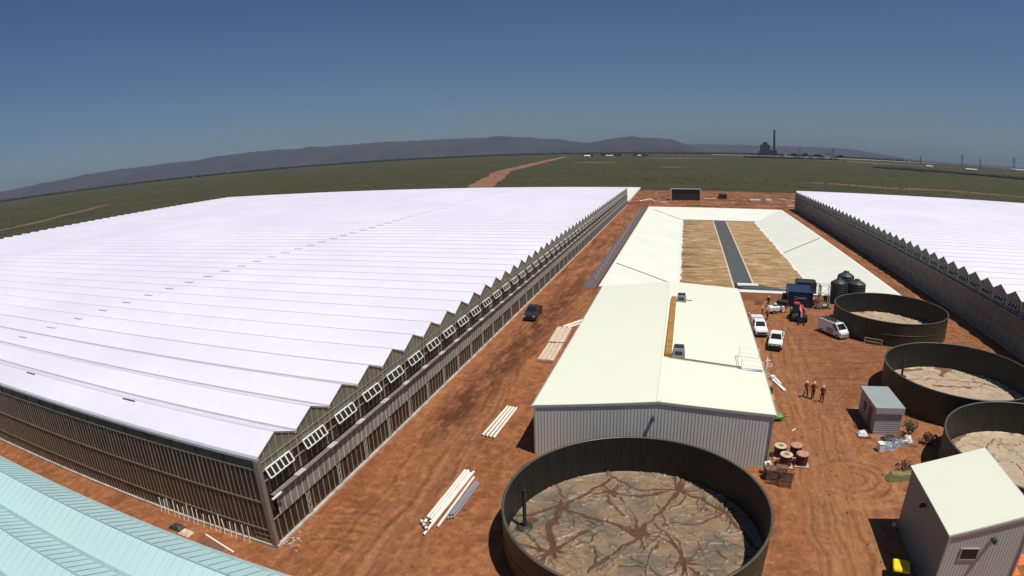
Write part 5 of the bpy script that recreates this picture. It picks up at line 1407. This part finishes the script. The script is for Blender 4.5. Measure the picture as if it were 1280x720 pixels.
# ------------------------------------------------------------------ beyond the pond
g = thing('open_shed', 'dark open-fronted shed with pale side posts past the pond\'s far end', 'shed', (.4,279,0), R(1))
mb = MB(); mb.box((-6.6,0,.05),(6.6,5,5.1)); mb.build('body', M['dark_metal'], g)
mb = MB(); mb.box((-7.1,-.3,5.1),(7.1,5.4,5.35)); mb.build('roof', M['grey_box'], g)
for x in (-7.0,7.0):
    mb = MB(); mb.box((x-.3,-.35,0),(x+.3,5.2,5.1)); mb.build('post', M['far_pale'], g)
def mound(label, loc, r, h, seed):
    mb = MB(); n, k = 16, 6; vs = []
    for j in range(k+1):
        for i in range(n):
            a = 2*math.pi*i/n; t = j/k; rr = r*t*(1+.35*noise.noise(Vector((math.cos(a)*1.5,math.sin(a)*1.5,seed))))
            z = h*(1-t)**1.2*(1+.5*noise.noise(Vector((math.cos(a)*2*t+seed,math.sin(a)*2*t,1))))
            vs.append((rr*math.cos(a)*1.5, rr*math.sin(a), z if j < k else -.05))
    mb.faces(vs, [(j*n+i,(j)*n+(i+1)%n,(j+1)*n+(i+1)%n,(j+1)*n+i) for j in range(k) for i in range(n)], 0, True)
    tag(mb.build('soil_mound', M['mound'], None, loc), label, 'mound')
for i, (x,y,r,h,l) in enumerate(((14,292,4,1.4,'red soil mound right of the dark open shed, closest to it'),(24,296,5,1.7,'red soil mound between the dark shed and the small dark hut'),(40,303,6,1.8,'widest red soil mound behind the pond\'s far end'),(57,300,4,1.3,'red soil mound near the right greenhouse\'s far corner'),(-18,300,6,1.6,'red soil mound left of the dark open shed'),(43.2,258,2.6,1.5,'dark red soil mound against the right greenhouse\'s far end'),(33,268,4,.9,'low soil mound just outside the pond\'s far right corner'))):
    mound(l, (x,y,0), r, h, i*3.1)
g = thing('hut', 'small dark hut among the soil mounds beyond the pond', 'hut', (18.6,289,0))
mb = MB(); mb.box((-2,0,0),(2,3,2.3)); mb.build('wall', M['timber_dark'], g)
mb = MB(); mb.prism([(-2.3,2.3),(2.3,2.3),(2.3,2.45),(-2.3,2.55)],1,-.3,3.3); mb.build('roof', M['dark_metal'], g)
def sheet_stack(label, loc, w, d, n, mat):
    g = thing('pallet_stack', label, 'stack', loc, R(4))
    for k in range(n):
        mb = MB(); mb.box((-w/2,-d/2+.2*k,.1+k*.5),(w/2,d/2+.2*k,.45+k*.5)); mb.build('bale', mat, g)
    mb = MB(); mb.box((-w/2,-d/2,0),(w/2,d/2,.096)); mb.build('base', M['timber_dark'], g)
sheet_stack('white stack of two bales beyond the pond\'s far right corner', (33.6,283,0), 5.0, 2.2, 2, M['white'])
sheet_stack('second white stack just right of the two bales', (40.5,285,0), 2.6, 2.0, 2, M['white'])
sheet_stack('tan stack further right, toward the right greenhouse', (48.0,289,0), 3.4, 2.0, 2, M['timber'])
sheet_stack('tan stack at the right greenhouse\'s far corner', (53.5,291,0), 3.2, 2.0, 1, M['timber'])
sheet_stack('low pale stack at the pond\'s far left corner', (-9.6,264,0), 3.6, 1.4, 1, M['pipe_white'])
sheet_stack('pale stack in front of the right greenhouse wall\'s far end', (46.0,262,0), 5.0, 2.0, 1, M['timber'])
sheet_stack('pale stack among the mounds right of the dark open shed', (12.5,287,0), 6.5, 1.8, 1, M['timber'])
pipe((-20.8,268.2,.25),(-15.8,270.4,1.1),.35,M['pipe_white'],'pale beam propped on the soil by the left greenhouse\'s far corner','beam',None,'beam',4)
pipe((-15.8,270.4,1.1),(-13.6,267.6,.25),.3,M['pipe_white'],'shorter pale beam sloping down from the propped one','beam',None,'beam',4)
strip('haul_road', [(18,322),(40,330),(62,318),(90,312)], [3,6,5,4], M['road'], .06)

# ------------------------------------------------------------------ far things on the plain
def tree(label, loc, r, h, group='trees around the far houses'):
    g = thing('tree', label, 'tree', loc, 0, group)
    mb = MB(); mb.tube((0,0,0),(0,0,h*.5),r*.09,6,r2=r*.05); mb.tube((0,0,h*.35),(r*.5,0,h*.65),r*.05,5); mb.tube((0,0,h*.35),(-r*.4,r*.2,h*.7),r*.05,5); mb.build('trunk', M['bark'], g)
    mb = MB()
    cl = [(random.gauss(0,.4)*r, random.gauss(0,.4)*r, h*random.uniform(.45,.85), random.uniform(.3,.5)*r) for _ in range(10)]
    for k in range(170):
        cx, cy, cz, cr = random.choice(cl); c = Vector((cx,cy,cz))+Vector((random.gauss(0,1),random.gauss(0,1),random.gauss(0,.8))).normalized()*cr
        a = Vector((random.gauss(0,1),random.gauss(0,1),random.gauss(0,1))).normalized(); b = a.orthogonal().normalized(); s_ = r*random.uniform(.12,.22)
        mb.face([c-a*s_, c+b*s_*.7, c+a*s_, c-b*s_*.7])
    mb.build('crown', M['leaf_far'], g); return g
def house(label, x, y, w, d, h, mat):
    g = thing('house', label, 'house', (x,y,0), R(random.uniform(-8,8)))
    mb = MB(); mb.box((-w/2,-d/2,0),(w/2,d/2,h)); mb.build('wall', M['timber'], g)
    mb = MB(); mb.prism([(-d/2-.6,h),(d/2+.6,h),(0,h+d*.22)],0,-w/2-.5,w/2+.5); mb.build('roof', mat, g)
    for k in (-.3,.3): mb = MB(); mb.box((k*w-1,-d/2-.05,h*.35),(k*w+1,-d/2-.02,h*.75)); mb.build('window', M['pane_dark'], g)
house('far white-roofed house, leftmost of the three by the dirt road\'s end', -250,1490,15,9,3.4,M['white']); house('far pale-roofed house in the tree clump, middle of the three', -190,1470,17,9,3.4,M['far_pale']); house('far white-roofed house, rightmost of the three', -118,1500,12,8,3.2,M['far_pale'])
i = 0
for x in (-261,-239,-214,-206,-198,-180,-172,-164,-130,-124,-108,-102):
    tree('dark tree in the clumps around the three far houses', (x, 1505+random.uniform(-18,14), 0), random.uniform(3.5,5.5), random.uniform(6,9.5))
def power_station():
    g = thing('power_station', 'far power station: dark boiler block on the horizon', 'power station', (300,2235,0), R(-7))
    mb = MB(); mb.box((-19,-15,0),(17,20,40)); mb.build('boiler_house', M['far_dark'], g)
    mb = MB(); mb.box((-9,-10,40),(8,15,49)); mb.build('roof_house', M['far_dark'], g)
    mb = MB(); mb.box((-46,-10,0),(-19.1,15,16)); mb.build('annexe', M['far_pale'], g)
    mb = MB(); mb.box((17.1,-12,0),(44,18,20)); mb.build('turbine_hall', M['far_dark'], g)
    mb = MB(); mb.box((-60,-26,0),(60,-16,7)); mb.build('low_building', M['far_dark'], g)
power_station()
g = thing('chimney', 'tall slim chimney beside the far power station', 'chimney', (335,2245,0))
mb = MB(); mb.lathe([(4.6,0),(3.4,92),(3.7,92.5),(3.7,96),(2.6,96)],18); mb.build('shaft', M['far_dark'], g)
mb = MB(); mb.lathe([(6.5,0),(6.5,6),(4.6,6.2)],18); mb.build('base', M['far_dark'], g)
for k, (a, w, h, m) in enumerate(((9.6,10,18,'far_pale'),(10.4,26,9,'far_dark'),(11.4,20,11,'far_dark'),(12.6,30,9,'far_dark'),(13.6,34,14,'far_pale'),(14.7,22,9,'far_dark'))):
    x, y = azdir(a); g = thing('far_building', ('small pale block right of the far chimney','low dark shed right of the far chimney','dark shed, third along from the far chimney','long dark shed midway along the far works','pale gantry hall at the far works','dark shed ending the far works on the right')[k], 'building', (x*2260,y*2260,0), R(-a))
    mb = MB(); mb.box((-w/2,-6,0),(w/2,8,h)); mb.build('wall', M[m], g); mb = MB(); mb.prism([(-w/2-.5,h),(w/2+.5,h),(0,h+2.5)],1,-6.4,8.4); mb.build('roof', M['far_dark'], g)
def pylon(label, a, d, h):
    x, y = azdir(a); g = thing('pylon', label, 'pylon', (x*d,y*d,0), R(-a)); b = h*.09; mb = MB()
    for sx in (-1,1):
        for sy in (-1,1): mb.bar((sx*b,sy*b,0),(sx*b*.22,sy*b*.22,h),.75)
    for k in range(6):
        z0, z1 = h*k/6, h*(k+1)/6; w0, w1 = b*(1-.78*k/6), b*(1-.78*(k+1)/6)
        mb.bar((-w0,-w0,z0),(w1,-w1,z1),.45); mb.bar((w0,-w0,z0),(-w1,-w1,z1),.45)
    mb.build('tower', M['far_dark'], g)
    for zz, w in ((h*.72,h*.2),(h*.84,h*.16),(h*.96,h*.12)):
        mb = MB(); mb.bar((-w,0,zz),(w,0,zz),.6); mb.build('cross_arm', M['far_dark'], g)
pylon('lattice pylon on the right horizon, taller and nearer of the right pair', 25.7, 1900, 34); pylon('lattice pylon at the far right end of the horizon', 30.2, 1750, 36)
pylon('slim lattice pylon midway along the far works', 10.9, 2150, 34); pylon('faint lattice pylon just right of the far works', 14.0, 2150, 36); pylon('small pylon left of the taller right-hand pylon', 22.0, 2000, 22); pylon('thin pylon between the right-hand pair', 27.3, 2000, 26)
for k, (x,y) in enumerate(((-838,527),(-432,208))):
    g = thing('utility_pole', ('wooden pole alone on the plain beyond the left greenhouse','wooden pole by the dirt track at the picture\'s left edge')[k], 'pole', (x,y,0), R(40))
    mb = MB(); mb.tube((0,0,0),(0,0,10),.22,7,r2=.16); mb.build('post', M['bark'], g); mb = MB(); mb.bar((-1.1,0,9.3),(1.1,0,9.3),.16); mb.build('cross_arm', M['bark'], g)
for k, (x,y,w,m) in enumerate(((560,1330,14,'white'),(640,1280,24,'white'),(700,1050,12,'timber'),(1080,1830,40,'white'))):
    g = thing('far_building', ('tiny white shed on the right plain, leftmost','low white shed on the right plain, middle','reddish hut beside the bush belt on the right','long white shed on the right horizon')[k], 'building', (x,y,0), R(-25))
    mb = MB(); mb.box((-w/2,-3,0),(w/2,4,2.6)); mb.build('wall', M[m], g); mb = MB(); mb.prism([(-3.3,2.6),(4.3,2.6),(.5,3.8)],0,-w/2-.3,w/2+.3); mb.build('roof', M[m], g)

# ------------------------------------------------------------------ haze: a closed box of thin air
def haze():
    mb = MB(); mb.box((-10500,-400,-110),(10500,10500,330))
    t = NT('haze'); v = t.n.new('ShaderNodeVolumePrincipled')
    v.inputs['Color'].default_value = (.50,.64,.85,1); v.inputs['Density'].default_value = HAZE; v.inputs['Anisotropy'].default_value = .0
    t.l.new(v.outputs[0], t.out.inputs['Volume'])
    tag(mb.build('haze', t.mat), kind='stuff', label='thin blue haze over the far plain and hills', cat='haze')
HAZE = .00005
haze()

# ------------------------------------------------------------------ light, sky, camera
SUN = Vector((.37,-.165,1.0)).normalized()
w = bpy.data.worlds.new('World'); S.world = w; w.use_nodes = True
nt = w.node_tree; nt.nodes.clear()
sky = nt.nodes.new('ShaderNodeTexSky'); sky.sky_type = 'NISHITA'; sky.sun_disc = False
sky.sun_elevation = math.asin(SUN.z); sky.sun_rotation = math.atan2(SUN.x, SUN.y)
sky.altitude = 0; sky.air_density = .88; sky.dust_density = .9; sky.ozone_density = 13.0
bg = nt.nodes.new('ShaderNodeBackground'); bg.inputs[1].default_value = .053
out = nt.nodes.new('ShaderNodeOutputWorld'); nt.links.new(sky.outputs[0], bg.inputs[0]); nt.links.new(bg.outputs[0], out.inputs[0])
ld = bpy.data.lights.new('sun', 'SUN'); ld.energy = 4.4; ld.angle = R(.53); ld.color = (1.0,.955,.88)
lo = bpy.data.objects.new('sun', ld); C.objects.link(lo); lo.rotation_euler = (-SUN).to_track_quat('-Z','Y').to_euler(); lo.location = SUN*200

F_PX, K3, PITCH, ROLL, YAW = 722.57, -.05635, .23914, -.03207, .30199
cd = bpy.data.cameras.new('camera'); cam = bpy.data.objects.new('camera', cd); C.objects.link(cam); S.camera = cam
cd.type = 'PANO'; cd.panorama_type = 'FISHEYE_LENS_POLYNOMIAL'; cd.fisheye_fov = R(180)
cd.sensor_fit = 'HORIZONTAL'; cd.sensor_width = 36; cd.sensor_height = 20.25
fm = F_PX*36/1280
cd.fisheye_polynomial_k0 = 0; cd.fisheye_polynomial_k1 = -1/fm; cd.fisheye_polynomial_k2 = 0; cd.fisheye_polynomial_k3 = -K3/fm**3; cd.fisheye_polynomial_k4 = 0
cd.clip_start = .1; cd.clip_end = 40000
cy, sy, cp, sp, cr, sr = math.cos(YAW), math.sin(YAW), math.cos(PITCH), math.sin(PITCH), math.cos(ROLL), math.sin(ROLL)
R0 = Vector((cy,sy,0)); F = Vector((-cp*sy,cp*cy,-sp)); U0 = Vector((-sp*sy,sp*cy,cp))
rt = R0*cr+U0*sr; up = -R0*sr+U0*cr
mw = Matrix((( rt.x,up.x,-F.x,0),(rt.y,up.y,-F.y,0),(rt.z,up.z,-F.z,25),(0,0,0,1)))
cam.matrix_world = mw
vs = S.view_settings; vs.view_transform = 'Standard'; vs.look = 'None'; vs.exposure = 0.0; vs.gamma = 1; vs.use_curve_mapping = False
S.cycles.use_denoising = True
S.cycles.max_bounces = 6; S.cycles.transparent_max_bounces = 12; S.cycles.volume_bounces = 0
